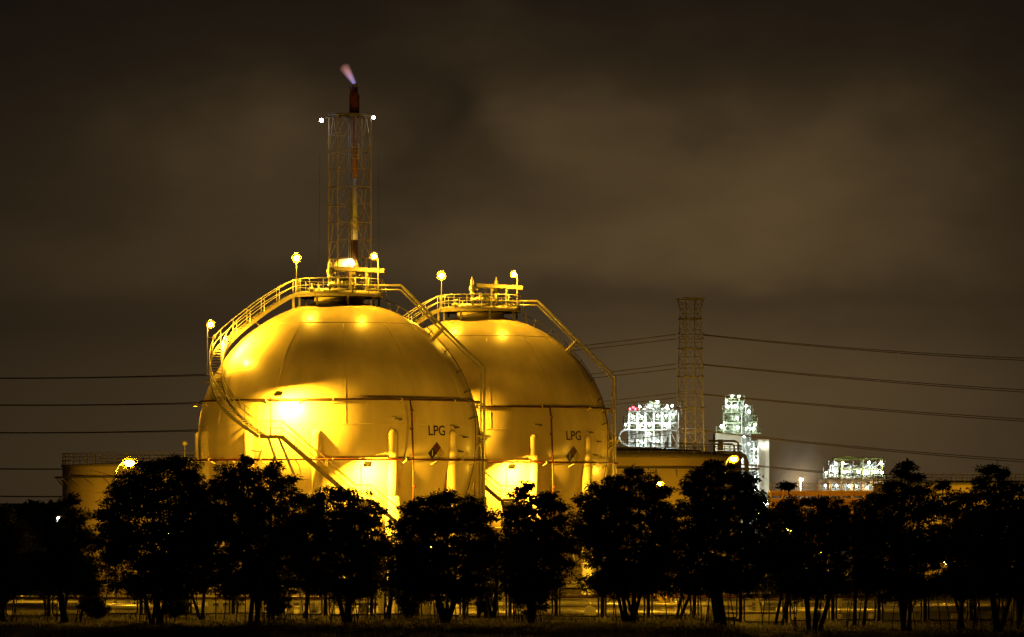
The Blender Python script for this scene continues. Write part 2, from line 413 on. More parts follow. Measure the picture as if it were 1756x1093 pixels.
def make_sphere():
    root = empty('gas_storage_sphere', (0, 0, 0), None, 'storage sphere', 'LPG storage spheres')
    m = MB(); m.ball(C0, R0, 128, 64); m.build('shell', M_shell, root)
    # weld seams
    w = MB()
    for lam in (6.6, 55.8, -38):
        w.tube([sp(a, lam, R0 + .004) for a in range(0, 360, 4)], .022, 5, closed=True)
    for k in range(12):
        w.tube([sp(5 + 30 * k, l, R0 + .004) for l in range(7, 57, 3)], .020, 5)
        w.tube([sp(-7 + 30 * k, l, R0 + .004) for l in range(6, -41, -3)], .020, 5)
    w.build('weld_seam', M_shell, root)
    # legs
    for k in range(12):
        a = math.radians(-6.2 + 30 * k); c = Vector((R0 * math.sin(a), -R0 * math.cos(a), 0))
        lg = MB()
        lg.lathe([(.43, 4.2), (.43, ZC + .45), (.40, ZC + .62), (.30, ZC + .78), (.14, ZC + .87), (0, ZC + .89)], c, 20)
        o = lg.build('leg', M_leg, root)
        fp = MB(); fp.lathe([(.75, 0), (.75, .35), (.56, .36), (.56, ZC - 4.3), (.45, ZC - 4.25)], c, 20); fp.build('fireproof_sleeve', M_conc, o)
    br = MB()
    for k in range(12):
        a0 = math.radians(-6.2 + 30 * k); a1 = math.radians(-6.2 + 30 * (k + 1))
        p = lambda a, z: Vector((R0 * math.sin(a), -R0 * math.cos(a), z))
        br.tube([p(a0, 9.0), p(a1, 1.0)], .075, 6); br.tube([p(a1, 9.0), p(a0, 1.0)], .075, 6)
    pieces(br, 'cross_brace', M_leg, root)
    # sprinkler rings
    for rr, z, pr in ((11.05, 3.16, .08), (11.8, -1.45, .08)):
        m = MB(); pts = [Vector((rr * math.sin(math.radians(a)), -rr * math.cos(math.radians(a)), ZC + z)) for a in range(-76, 216, 3)]
        m.tube(pts, pr, 8)
        o = m.build('sprinkler_ring', M_red if z < 0 else M_rust2, root)
        st = MB(); rs = math.sqrt(R0 ** 2 - z ** 2) if z > 0 else math.sqrt(R0**2 - (z - .4) ** 2)
        for a in range(-70, 210, 14):
            s_, c_ = math.sin(math.radians(a)), math.cos(math.radians(a))
            r2 = math.sqrt(R0 ** 2 - (z - .35) ** 2) - .02
            st.beam((rr * s_, -rr * c_, ZC + z - .08), (r2 * s_ , -r2 * c_, ZC + z - .38), .05, .08)
            if a % 28 == 0: st.lathe([(.13, -.05), (.13, .05)], (rr * s_, -rr * c_, ZC + z), 10, rot_to((c_, s_, 0)))
        pieces(st, 'ring_bracket', M_leg, o)
    # red riser between the rings and down to ground
    def az(a, r, z): return Vector((r * math.sin(math.radians(a)), -r * math.cos(math.radians(a)), ZC + z))
    m = MB(); m.tube([az(31.8, 11.05, 3.1), az(31.8, 11.3, 2.2), az(31.0, 11.8, -1.4), az(31.0, 11.85, -13.3)], .07, 8)
    for z in (-3.5, .9, 2.3): m.lathe([(.13, -.08), (.13, .08)], az(31.5, 11.4 if z > 0 else 11.8, z), 10)
    m.build('riser_pipe', M_red, root)
    # nozzle stubs on the shell
    m = MB()
    for a, l in ((27, 8.2), (56, 5.4), (62, 1.6), (59, -4.0), (57, -7.0), (-30, -4)):
        m.tube([sp(a, l, 11.1), sp(a, l, 11.55)], .06, 6); m.tube([sp(a, l, 11.52), sp(a - 3.4, l + .2, 11.55)], .055, 6)
    pieces(m, 'spray_nozzle', M_dark, root)
    # instrument line down the right flank, with standoffs
    m = MB(); pts = []
    for i in range(23):
        lam = 72 - i * 5; ph = 88 - 16 * min(1, max(0, (72 - lam) / 72.)); rr = 11.0 + .75
        pts.append(sp(ph, lam, 11.32 if lam < 45 else 11.32 + (lam - 45) * .018))
    m.tube(pts, .035, 6)
    for lam in (66, 58, 50, 40, 30, 21, 10): 
        ph = 88 - 16 * min(1, max(0, (72 - lam) / 72.)); m.tube([sp(ph, lam, 11.4 + max(0, lam - 45) * .018), sp(ph - 5.5 / math.cos(math.radians(lam)), lam - 1, 11.12)], .045, 6)
    m.build('instrument_line', M_dark, root)
    # pair of big pipes from the top platform down the right side
    for dx, dz, r, dy in ((0, 0, .10, 0), (-.26, -.33, .07, .12)):
        m = MB()
        m.tube([L(.6, -1.2 + dy, 12.33 + dz), L(4.85 + dx * .2, -1.2 + dy, 12.33 + dz), L(4.98 + dx * .2, -1.2 + dy, 12.25 + dz), L(11.28 + dx, -1.9 + dy, 6.02 + dz * .4), L(11.45 + dx, -1.95 + dy, 5.8 + dz * .4), L(11.45 + dx, -1.95 + dy, -13.5)], r, 10)
        m.build('relief_pipe', M_pipe, root)
    m = MB()
    m.beam(L(7.25, -2.6, 7.9), L(8.25, -1.2, 9.0), .22, .3); m.beam(L(7.2, -1.0, 7.9), L(8.25, -1.2, 9.0), .12)
    m.beam(L(10.4, -3.0, .45), L(11.9, -1.1, .45), .16); m.beam(L(9.7, -4.5, -.3), L(10.3, -4.7, -1.1), .12)
    m.beam(L(10.2, -3.6, -1.0), L(11.6, -1.2, .35), .22, .2); m.beam(L(11.1, -1.5, .45), L(11.9, -1.2, .45), .3, .2)
    m.beam(L(10.2, -2.6, 3.05), L(11.5, -1.2, 3.05), .08); m.beam(L(10.2, -3.2, 2.6), L(11.4, -1.2, 3.0), .08)
    pieces(m, 'pipe_bracket', M_leg, root)
    # top platform
    m = MB(); n = 16; ZP = 11.72; rp = 3.45
    q = .4
    while q < rp - .05:      # open grating
        m.lathe([(q, ZP - .05), (q + .05, ZP - .05), (q + .05, ZP), (q, ZP), (q, ZP - .05)], C0, n, a0=math.pi / 16); q += .115
    m.lathe([(rp + .02, ZP - .32), (rp + .02, ZP + .12), (rp - .03, ZP + .12), (rp - .03, ZP - .32), (rp + .02, ZP - .32)], C0, n, a0=math.pi / 16)
    for k in range(8):
        a = math.pi / 4 * k + .25
        for q in (3.2, 1.8):
            zs = math.sqrt(R0 ** 2 - q ** 2) - .05
            m.beam(L(q * math.cos(a), q * math.sin(a), zs), L(q * math.cos(a), q * math.sin(a), ZP - .14), .16)
        m.beam(L(0, 0, ZP - .22), L(rp * math.cos(a), rp * math.sin(a), ZP - .22), .12, .18)
    deck = m.build('top_platform', M_grate, root)
    sk = MB(); sk.lathe([(2.0, 10.75), (2.0, 11.5), (1.94, 11.5), (1.94, 10.75), (2.0, 10.75)], C0, 32); sk.build('manway_skirt', M_leg, root)
    m = MB()
    for hh, r in ((1.1, .035), (.58, .024)):
        m.tube([L(rp * math.cos(a), rp * math.sin(a), ZP + hh) for a in [math.radians(q) for q in range(-172, 172, 8)]], r, 6)
    for q in range(-172, 172, 21):
        a = math.radians(q); m.tube([L(rp * math.cos(a), rp * math.sin(a), ZP), L(rp * math.cos(a), rp * math.sin(a), ZP + 1.1)], .03, 6)
    m.build('handrail', M_steel, deck)
    for x, y in ((1.2, -2.7), (-1.75, -2.5), (2.9, 0)):
        m = MB(); m.box(L(x, y, ZP - .10), (.3, .3, .06)); o = m.build('bulkhead_lamp', M_steel, deck)
        q = MB(); q.ball(L(x, y, ZP - .22), .07, 8, 6); q.build('bulb', B_under, o)
    # canopy over the valves
    m = MB()
    R = Matrix.Rotation(math.radians(3), 3, 'Y')
    m.box(L(1.65, -.9, 13.66), (4.0, 2.3, .07), R); m.box(L(1.65, -2.0, 13.52), (3.9, .08, .26), R); m.box(L(1.65, .2, 13.54), (3.9, .08, .26), R)
    for x in (.95, 2.2):
        for y in (-1.9, .15): m.beam(L(x, y, ZP), L(x, y, 13.6), .17)
        m.beam(L(x, -1.9, 13.1), L(x + .35, -1.9, 13.5), .1)
    for x in (-.3, 1.0, 2.3, 3.5): m.beam(L(x, -2.0, 13.56), L(x, .2, 13.56), .08, .14)
    m.build('canopy', M_grate, root)
    # relief valves
    for x, y in ((-.68, -1.5), (1.35, -.3)):
        m = MB(); c = L(x, y, 0)
        m.lathe([(.10, ZP - 1.0), (.10, ZP + .55), (.22, ZP + .56), (.22, ZP + .66), (.13, ZP + .7), (.15, ZP + 1.15), (.24, ZP + 1.17), (.24, ZP + 1.3), (.17, ZP + 1.33), (.27, ZP + 1.5), (.27, ZP + 1.85), (.19, ZP + 1.9), (.15, ZP + 2.35), (.08, ZP + 2.5), (.07, ZP + 2.68), (0, ZP + 2.7)], c, 14)
        m.tube([c + Vector((0, 0, ZP + 1.65)), c + Vector((.42, 0, ZP + 1.65)), c + Vector((.5, 0, ZP + 1.72))], .12, 10); m.lathe([(.2, -.04), (.2, .04)], c + Vector((.42, 0, ZP + 1.65)), 12, rot_to((1, 0, 0)))
        m.build('relief_valve', M_pipe, root)
    # manifold, flanges and hand valves
    m = MB()
    m.tube([L(-2.3, -.9, ZP + .28), L(2.9, -.9, ZP + .28)], .14, 10); m.tube([L(-.7, -1.5, ZP + .75), L(.9, -1.5, ZP + .75), L(1.35, -.6, ZP + .62)], .16, 10)
    for x in (-.3, -.1, .25, .62): m.lathe([(.27, -.05), (.27, .05)], L(x, -1.5, ZP + .75), 14, rot_to((1, 0, 0)))
    m.ball(L(.62, -1.5, ZP + .75), .3, 12, 8); m.lathe([(.25, ZP - .9), (.25, ZP + .35), (.32, ZP + .36), (.32, ZP + .44), (0, ZP + .45)], L(0, 0, 0), 16)
    m.build('pipe_manifold', M_pipe, root)
    for x, z, y in ((-2.1, .35, -1.3), (-.1, .9, -1.5), (.42, 1.15, -1.2), (-1.5, .2, -2.0)):
        m = MB(); c = L(x, y, ZP + z)
        m.lathe([(.16, -.2), (.2, .0), (.1, .12), (.05, .2), (.05, .42)], c, 10)
        m.tube([c + Vector((.2 * math.cos(q * .785), .2 * math.sin(q * .785), .38)) for q in range(8)], .022, 5, closed=True)
        m.beam(c + Vector((-.2, 0, .38)), c + Vector((.2, 0, .38)), .03); m.beam(c + Vector((0, -.2, .38)), c + Vector((0, .2, .38)), .03)
        m.tube([c + Vector((-.35, 0, -.05)), c + Vector((.35, 0, -.05))], .09, 8)
        m.build('hand_valve', M_pipe, root)
    # side access ladder on platform right
    m = MB()
    for y in (-.25, .25): m.tube([L(3.55, y, ZP + .9), L(3.75, y, ZP - .2), L(4.1, y, 10.2)], .035, 6)
    for k in range(6): m.tube([L(3.63 + k * .085, -.25, ZP + .4 - k * .33), L(3.63 + k * .085, .25, ZP + .4 - k * .33)], .025, 6)
    m.build('ladder', M_steel, root)
    # spiral stair
    up = spline([L(-3.55, -.35, 11.72), L(-4.7, -.7, 11.1), L(-6.6, -1.6, 9.75), L(-8.9, -3.2, 7.6), L(-9.4, -5.4, 5.6), L(-8.75, -8.0, 3.4), L(-7.3, -10.1, 1.75), L(-5.35, -11.6, .36)], 7)
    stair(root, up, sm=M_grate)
    land1 = [L(-5.35, -11.62, .36), L(-3.85, -12.2, .36)]; stair(root, land1, name='landing', rail_in=True, rail_gap=.9)
    f2 = [L(-3.85, -12.2, .36) + (L(1.75, -12.75, -4.5) - L(-3.85, -12.2, .36)) * (i / 8) for i in range(9)]
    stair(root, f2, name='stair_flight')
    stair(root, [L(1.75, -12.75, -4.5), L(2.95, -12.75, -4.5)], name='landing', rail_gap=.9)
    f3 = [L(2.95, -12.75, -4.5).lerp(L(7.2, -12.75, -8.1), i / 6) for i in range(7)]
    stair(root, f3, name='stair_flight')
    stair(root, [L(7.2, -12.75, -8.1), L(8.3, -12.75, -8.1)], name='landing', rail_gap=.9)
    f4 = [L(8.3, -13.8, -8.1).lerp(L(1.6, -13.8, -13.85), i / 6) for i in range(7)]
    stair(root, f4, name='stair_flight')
    m = MB()
    c = L(2.35, -12.75, 0); m.lathe([(.5, 0), (.34, .1), (.34, ZC - 5.9), (.62, ZC - 4.75), (.62, ZC - 4.66)], (c.x, c.y, 0), 14)
    m.lathe([(.3, 0), (.3, ZC - 8.3)], (7.7, -12.9, 0), 12)
    pieces(m, 'landing_column', M_conc, root)
    m = MB()
    m.beam(L(-4.9, -12.1, .2), L(-4.0, -10.6, -2.6), .14); m.beam(L(-4.1, -12.3, .2), L(-3.0, -10.8, -2.6), .14)
    for p, q in (((-9.9, -4.8, 5.4), (-8.6, -3.9, 5.2)), ((-9.2, -7.9, 3.2), (-7.7, -7.0, 3.0)), ((-6.6, -1.6, 9.5), (-6.0, -1.5, 8.9)), ((-7.3, -10.1, 1.55), (-6.4, -8.6, 1.3)), ((-.9, -12.5, -2.3), (-.9, -10.6, -2.5))):
        m.beam(L(*p), L(*q), .12)
    m.beam(L(-3.6, -.6, 11.5), L(-3.6, -.6, 10.2), .2)
    m.beam(L(-10.3, -5.9, 4.6), L(-8.6, -5.6, 4.6), .1, .1)
    pieces(m, 'stair_bracket', M_grate, root)
    # lamps
    globe_lamp(root, L(-3.3, -1.75, 11.72), L(-3.3, -1.75, 14.3), L(-3.3, -1.75, 14.45), r=.27, bulb=B_top)
    globe_lamp(root, L(3.12, -2.2, 11.72), L(3.12, -2.2, 14.1), L(2.85, -3.0, 14.5), r=.22, bulb=B_top)
    globe_lamp(root, L(-10.05, -5.0, 5.2), L(-10.05, -5.0, 8.8), L(-9.8, -5.0, 9.1), r=.24)
    floodlight(root, L(-4.72, -12.35, .3), L(-4.72, -12.35, 3.4), L(-4.1, -12.0, 3.5), L(-3.7, -11.4, 2.6), size=(.5, .3), deep=.06)
    floodlight(root, L(2.2, -13.1, -4.5), L(2.2, -13.1, -1.85), L(2.7, -12.6, -1.85), L(3.0, -11.8, -2.75), size=(.46, .28), deep=.06)
    floodlight(root, L(-10.55, -.6, 2.75), L(-10.95, -.7, 2.85), L(-11.3, -.8, 2.9), L(-11.0, -1.0, -3.0), size=(.34, .2), hot=B_sod)
    floodlight(root, L(-10.05, -5.0, 5.3), L(-10.05, -5.0, 8.1), L(-9.4, -4.8, 8.1), L(-7.6, -3.6, 7.3), size=(.4, .25), hot=B_side_fill)  # flood added beside the globe lamp to brighten the left flank
    # lettering
    cu = bpy.data.curves.new('txt', 'FONT'); cu.body = 'LPG'; cu.size = 1.12; cu.align_x = 'CENTER'; cu.align_y = 'CENTER'; cu.resolution_u = 4; cu.offset = -.004
    def wrap(body, size, ph, lam, r, material, name, parent, scx=1.0, off=0.0):
        cu = bpy.data.curves.new('txt', 'FONT'); cu.body = body; cu.size = size; cu.align_x = 'CENTER'; cu.align_y = 'CENTER'; cu.offset = off
        to = bpy.data.objects.new('txt', cu); COL.objects.link(to)
        dg = bpy.context.evaluated_depsgraph_get(); me = bpy.data.meshes.new_from_object(to.evaluated_get(dg)); bpy.data.objects.remove(to)
        import bmesh
        bm = bmesh.new(); bm.from_mesh(me)
        bmesh.ops.triangulate(bm, faces=bm.faces[:])
        bmesh.ops.subdivide_edges(bm, edges=[e for e in bm.edges if e.calc_length() > .3], cuts=2, use_grid_fill=True)
        bmesh.ops.triangulate(bm, faces=bm.faces[:])
        for v in bm.verts:
            v.co = sp(ph + math.degrees(v.co.x * scx / (R0 * math.cos(math.radians(lam)))), lam + math.degrees(v.co.y / R0), r)
        bm.to_mesh(me); bm.free(); me.name = name; me.materials.clear(); me.materials.append(material)
        o = bpy.data.objects.new(name, me); COL.objects.link(o); o.parent = parent; return o
    wrap('LPG', 1.08, 44.8, 3.9, R0 + .03, M_black, 'lettering', root, off=.014)
    # hazard diamond in four quarters, bordered
    def quarter(cx, cz, s, r, material, name, parent, border=None):
        m = MB(); n = 4
        for i in range(n):
            for j in range(n):
                pts = []
                for a, c in ((i, j), (i + 1, j), (i + 1, j + 1), (i, j + 1)):
                    u, v = (a / n - .5) * 2 * s, (c / n - .5) * 2 * s       # square turned by 45 degrees
                    x = cx + (u - v) / 2; z = cz + (u + v) / 2
                    pts.append(sp(44.6 + math.degrees(x / R0), -4.85 + math.degrees(z / R0), r))
                m.poly(pts)
        return m.build(name, material, parent)
    q = .43
    hz = quarter(0, 0, .88, R0 + .018, M_black, 'hazard_diamond', root)
    quarter(-q, 0, .41, R0 + .026, mat('sign_blue', (.004, .008, .03), .5), 'blue_quarter', hz)
    quarter(0, q, .41, R0 + .026, mat('sign_red', (.11, .018, .012), .5), 'red_quarter', hz)
    quarter(q, 0, .395, R0 + .026, mat('sign_yellow', (.58, .46, .10), .5), 'yellow_quarter', hz)
    quarter(0, -q, .395, R0 + .026, mat('sign_white', (.66, .62, .54), .5), 'white_quarter', hz)
    for ch, x, z, mm in (('1', -q, 0, M_white), ('0', q, 0, mat('sign_brown', (.10, .05, .02), .6)), ('4', 0, q, mat('sign_faded', (.05, .012, .01), .6))):
        wrap(ch, .62, 44.6 + math.degrees(x / R0), -4.85 + math.degrees(z / R0), R0 + .034, mm, 'numeral', hz, .9)
    return root

s1 = make_sphere()
s1.location = (-13.63, 320, 0)
s2 = copy_tree(s1); s2.location = (-2.69, 345.8, 0)
s1['label'] = 'nearer and larger yellow-lit LPG sphere, its whole spiral stair in view, left one of two'
s2['label'] = 'farther LPG sphere, partly hidden behind the right flank of the other sphere'

# ------------------------------------------------------------------ cylindrical storage tanks
def tank(px, D, rad, ztop, label, rh=.5, deck=True):
    c = at(px, HY, D); c.z = 0
    root = empty('storage_tank', c, label, 'tank', 'flat topped storage tanks')
    m = MB(); m.lathe([(rad, 0), (rad, ztop)], (0, 0, 0), 96); m.build('shell', M_tank, root)
    m = MB(); m.lathe([(rad + .12, ztop - .12), (rad + .12, ztop + .08), (rad * .6, ztop + rh * .7), (0, ztop + rh)], (0, 0, 0), 96); m.build('roof', M_roof, root)
    m = MB()
    for hh in (1.1, .75, .4): m.tube([(rad * math.cos(a * math.pi / 48), rad * math.sin(a * math.pi / 48), ztop + .1 + hh) for a in range(96)], .035, 5, closed=True)
    for a in range(64):
        q = a * math.pi / 32; m.tube([(rad * math.cos(q), rad * math.sin(q), ztop), (rad * math.cos(q), rad * math.sin(q), ztop + 1.2)], .032, 5)
    m.build('handrail', M_dark, root)
    m = MB(); rr = rad + .7; z = ztop - 1.15
    m.tube([(rr * math.cos(a * math.pi / 48), rr * math.sin(a * math.pi / 48), z) for a in range(96)], .085, 6, closed=True)
    for a in range(36):
        q = a * math.pi / 18 + .05
        m.beam((rr * math.cos(q), rr * math.sin(q), z), (rad * math.cos(q + .03), rad * math.sin(q + .03), z - .85), .06)
    m.build('sprinkler_ring', M_dark, root)
    m = MB(); # weld courses
    for k in range(1, 5): m.tube([((rad + .005) * math.cos(a * math.pi / 48), (rad + .005) * math.sin(a * math.pi / 48), ztop * k / 5) for a in range(96)], .02, 4, closed=True)
    m.build('weld_seam', M_tank, root)
    return root
tl = tank(352, 405, 14.2, 12.65, 'left storage tank with a railed roof, behind the big tree and street lamp')
m = MB(); m.tube([(-1.0, -13.0, 12.6), (-1.0, -13.0, 14.6)], .05, 6); m.ball((-1.0, -13.0, 14.75), .26, 10, 8); m.box((-.4, -13.0, 13.0), (.8, .6, .5)); m.build('vent', M_steel, tl)
tr = tank(1070, 415, 12.0, 13.6, 'storage tank right of the spheres, in front of the lattice tower', rh=1.1)
m = MB()
# roof nozzle, gangway and down-comer pipes on its right edge
m.lathe([(.3, 0), (.3, .9), (.42, .92), (.42, 1.1), (.25, 1.2), (.3, 1.5), (0, 1.55)], (-7.8 + 8.0 - 7.0, -7.5, 13.9), 12)
m.build('roof_vent', M_dark, tr)
m = MB()
m.tube([(9.0, -5.5, 14.0), (11.4, -5.0, 14.0), (12.1, -4.8, 13.7), (12.3, -4.7, 13.0), (12.3, -4.7, 0)], .22, 10)
m.tube([(8.4, -6.2, 15.2), (11.1, -5.6, 15.2), (11.4, -5.5, 15.0), (11.4, -5.5, 13.0)], .12, 8); m.tube([(8.6, -6.2, 14.9), (10.8, -5.6, 14.9), (10.95, -5.6, 14.7), (10.95, -5.6, 12.0)], .08, 8)
m.box((9.6, -5.8, 14.5), (.5, .4, .5)); m.lathe([(.12, 0), (.25, .2), (.25, .5), (.1, .7), (.3, .72), (.3, .76)], (9.6, -5.8, 14.6), 10)
m.beam((11.2, -5.2, 12.4), (13.6, -4.7, 12.4), .12, .2); m.beam((12.0, -4.8, 11.6), (13.4, -4.7, 12.3), .1)
m.build('downcomer_pipe', M_dark, tr)
m = MB(); # gangway lying across the roof
for y in (-8.0, -6.6):
    m.beam((-11, y, 14.2), (7, y, 13.95), .1, .25)
    m.tube([(-11, y, 15.1), (7, y, 14.95)], .04, 5)
    for k in range(13): m.tube([(-11 + 1.5 * k, y, 14.1), (-11 + 1.5 * k, y, 15.1)], .03, 5)
m.build('roof_gangway', M_dark, tr)
tank(1690, 470, 13.0, 10.95, 'far right storage tank with a dark roof, behind the tall thin trees')

# ------------------------------------------------------------------ lattice towers
def lattice(root, corners, zs, r_leg, r_br, material, half=True, name='lattice_frame', K=False):
    m = MB()
    def pt(i, z): return corners(i % 4, z)
    for i in range(4):
        for a, c in zip(zs, zs[1:]): m.beam(pt(i, a), pt(i, c), r_leg * 2)
    for a, c in zip(zs, zs[1:]):
        for i in range(4):
            p0, p1, q0, q1 = pt(i, a), pt(i + 1, a), pt(i, c), pt(i + 1, c)
            m.beam(q0, q1, r_br * 1.5)
            if K:
                mid = (q0 + q1) / 2; m.beam(p0, mid, r_br * 1.2); m.beam(p1, mid, r_br * 1.2)
                h0 = p0.lerp(q0, .5); h1 = p0.lerp(mid, .5); m.beam(h0, h1, r_br); h0 = p1.lerp(q1, .5); h1 = p1.lerp(mid, .5); m.beam(h0, h1, r_br)
                m.beam(p0.lerp(q0, .5), p1.lerp(q1, .5), r_br * .8)
            else:
                m.beam(p0, q1, r_br); m.beam(p1, q0, r_br)
                if half: m.beam(p0.lerp(q0, .5), p1.lerp(q1, .5), r_br * .8)
    return m.build(name, material, root)

M_stk = mat('stack_red_paint', (.30, .14, .07), .6, var=.3, scale=1.5)
FD = 450.0; fx = at(600, HY, FD).x
fl = empty('flare_stack', (fx, FD, 0), 'tall flare stack with red and white bands inside a lattice derrick behind the sphere', 'flare stack')
a_ = math.radians(17.8); sd = 3.82
def fc(i, z):
    s_ = ((-1, -1), (1, -1), (1, 1), (-1, 1))[i]; x, y = s_[0] * sd / 2, s_[1] * sd / 2
    return Vector((x * math.cos(a_) - y * math.sin(a_), x * math.sin(a_) + y * math.cos(a_), z))
ztf = at(0, 200, FD).z
zs = [ztf - 3.95 * k for k in range(13)][::-1]; zs[0] = 0.2
lattice(fl, fc, zs, .065, .046, mat('derrick_steel', (.42, .35, .22), .6, metal=.2, var=.2), K=True)
def fz(y): return at(0, y, FD).z
def band(name, y0, y1, r, material, x=.5):
    m = MB(); m.lathe([(r, fz(y1)), (r, fz(y0))], (x, 0, 0), 16); return m.build(name, material, fl)
band('stack_pipe', 196, 306, .34, M_stk); band('stack_pipe', 306.1, 412, .37, M_white); band('stack_pipe', 412.1, 520, .36, M_stk); band('stack_pipe', 520.1, 640, .37, M_white); band('stack_pipe', 640.1, 1000, .36, M_stk)
m = MB(); z0 = fz(196)
m.lathe([(.62, z0 - .1), (.62, z0 + .05), (.50, z0 + .1), (.56, z0 + .2), (.56, fz(163)), (.42, fz(161)), (.42, fz(157)), (.34, fz(157)), (.30, fz(150))], (.5, 0, 0), 18)
for dx in (-.42, .35): m.tube([(.5 + dx, -.3, z0), (.5 + dx, -.3, fz(150))], .05, 6)
m.tube([(.35, 0, fz(157)), (.35, 0, fz(144))], .07, 6); m.tube([(.72, 0, fz(157)), (.72, 0, fz(144))], .05, 6)
m.build('flare_tip', M_rust, fl)
m = MB()   # utility lines and ladder along the stack
for dx, r in ((-.42, .05), (-.22, .04), (-.62, .05)): m.tube([(.5 + dx, -.35, 3), (.5 + dx, -.35, z0)], r, 6)
for yy in (248, 375):
    for y2 in (yy, yy + 5, yy + 19, yy + 24): m.tube([(.1, -.5, fz(y2)), (1.0, -.5, fz(y2))], .05, 6)
    m.tube([(1.0, -.5, fz(yy)), (1.0, -.5, fz(yy + 24))], .05, 6)
for k in range(70): m.tube([(-.12, -.37, 5 + k * .66), (.08, -.37, 5 + k * .66)], .022, 4)
m.build('utility_line', M_steel, fl)
m = MB(); m.lathe([(2.3, ztf), (2.3, ztf + .1), (.6, ztf + .1), (.6, ztf), (2.3, ztf)], (0, 0, 0), 20)
m.tube([(2.35 * math.cos(q * .314), 2.35 * math.sin(q * .314), ztf + .15) for q in range(20)], .05, 5, closed=True)
for k in range(8): m.tube([(0.5, 0, ztf + .05), (2.6 * math.cos(k * .785), 2.6 * math.sin(k * .785), ztf - .1)], .05, 5)
m.tube([(-1.6, -1.2, ztf - .2), (-2.4, -1.2, ztf - .15), (-3.05, -1.2, ztf - .45)], .05, 6); m.tube([(1.6, -1.2, ztf - .1), (2.6, -1.2, ztf - .1)], .05, 6)
m.build('tip_platform', M_lat, fl)
for x, z, r in ((-3.1, -.55, .20), (2.68, -.22, .16)):
    m = MB(); m.box((x + .12 * (1 if x < 0 else -1), -1.2, ztf + z + .12), (.28, .28, .12)); o = m.build('beacon', M_steel, fl)
    q = MB(); q.ball((x, -1.25, ztf + z), r, 10, 6); q.build('bulb', emis('stack_light', (.85, .88, 1), 70), o)
m = MB()
for x in (-3.3, 3.15): m.tube([(x, -.5, ztf - 4), (x * 1.1, -.5, 15)], .018, 4)
pieces(m, 'guy_wire', M_lat, fl)
m = MB(); m.tube([(-.1, -1.3, 25), (-.1, -1.3, fz(462))], .11, 8); m.lathe([(.2, 0), (.24, .5)], (-.1, -1.3, fz(462)), 12); m.build('side_burner', M_rust, fl)

def flame(loc, d, length, rad, c0, c1, st, name, label, tip=.25, fat=.5):
    "soft burning gas: emission volume in a teardrop, fading outwards"
    m = MB(); n = 14; prof = []
    for i in range(13):
        t = i / 12; prof.append((max(.001, 1.0 * math.sin(math.pi * min(1, t ** .8 * .98 + .02)) ** .6), t))
    prof[0] = (.3, 0)
    m.lathe(prof, (0, 0, 0), 20)
    o = m.build(name, None or [], None)
    o.location = loc; o.rotation_euler = rot_to(d).to_euler(); o.scale = (rad, rad, length)
    mt = bpy.data.materials.new(name); mt.use_nodes = True; nt = mt.node_tree; N = nt.nodes; Lk = nt.links; N.clear()
    out = N.new('ShaderNodeOutputMaterial'); em = N.new('ShaderNodeEmission'); tc = N.new('ShaderNodeTexCoord'); sx = N.new('ShaderNodeSeparateXYZ')
    Lk.new(tc.outputs['Object'], sx.inputs[0])
    def mm(op, a, b=None, cl=False):
        q = N.new('ShaderNodeMath'); q.operation = op; q.use_clamp = cl
        for i, v in enumerate((a, b)):
            if v is None: continue
            if isinstance(v, (int, float)): q.inputs[i].default_value = v
            else: Lk.new(v, q.inputs[i])
        return q.outputs[0]
    rr = mm('ADD', mm('MULTIPLY', sx.outputs[0], sx.outputs[0]), mm('MULTIPLY', sx.outputs[1], sx.outputs[1]))
    wd = mm('ADD', mm('MULTIPLY', sx.outputs[2], fat), tip)             # widening with distance from the tip
    fall = mm('SUBTRACT', 1.0, mm('DIVIDE', rr, mm('MULTIPLY', wd, wd)), True)
    along = mm('POWER', mm('SUBTRACT', 1.0, sx.outputs[2], True), 1.1)
    no = N.new('ShaderNodeTexNoise'); no.inputs['Scale'].default_value = 1.6; Lk.new(tc.outputs['Object'], no.inputs['Vector'])
    k = mm('MULTIPLY', mm('MULTIPLY', fall, along), mm('MULTIPLY', mm('ADD', no.outputs[0], .3), st))
    rp = N.new('ShaderNodeValToRGB'); Lk.new(sx.outputs[2], rp.inputs[0]); rp.color_ramp.elements[0].color = (*c0, 1); rp.color_ramp.elements[1].color = (*c1, 1); rp.color_ramp.elements[1].position = .7
    Lk.new(rp.outputs[0], em.inputs[0]); Lk.new(k, em.inputs[1]); Lk.new(em.outputs[0], out.inputs['Volume'])
    o.data.materials.append(mt)
    tag(o, label, 'flame'); return o
flame(at(608, 143.5, FD), (-.62, 0, 1), 2.6, 1.05, (.45, .38, 1.0), (1.0, .42, .36), 1.9, 'flare_flame', 'small violet and pink flame blown left from the top of the flare stack')
flame(at(607.5, 450, FD - 1.3), (-1, 0, -.23), 2.5, .85, (1, .72, .30), (1, .42, .02), 22.0, 'burner_flame', 'orange flame blown left low on the flare derrick, just above the sphere top', tip=.6, fat=.5)

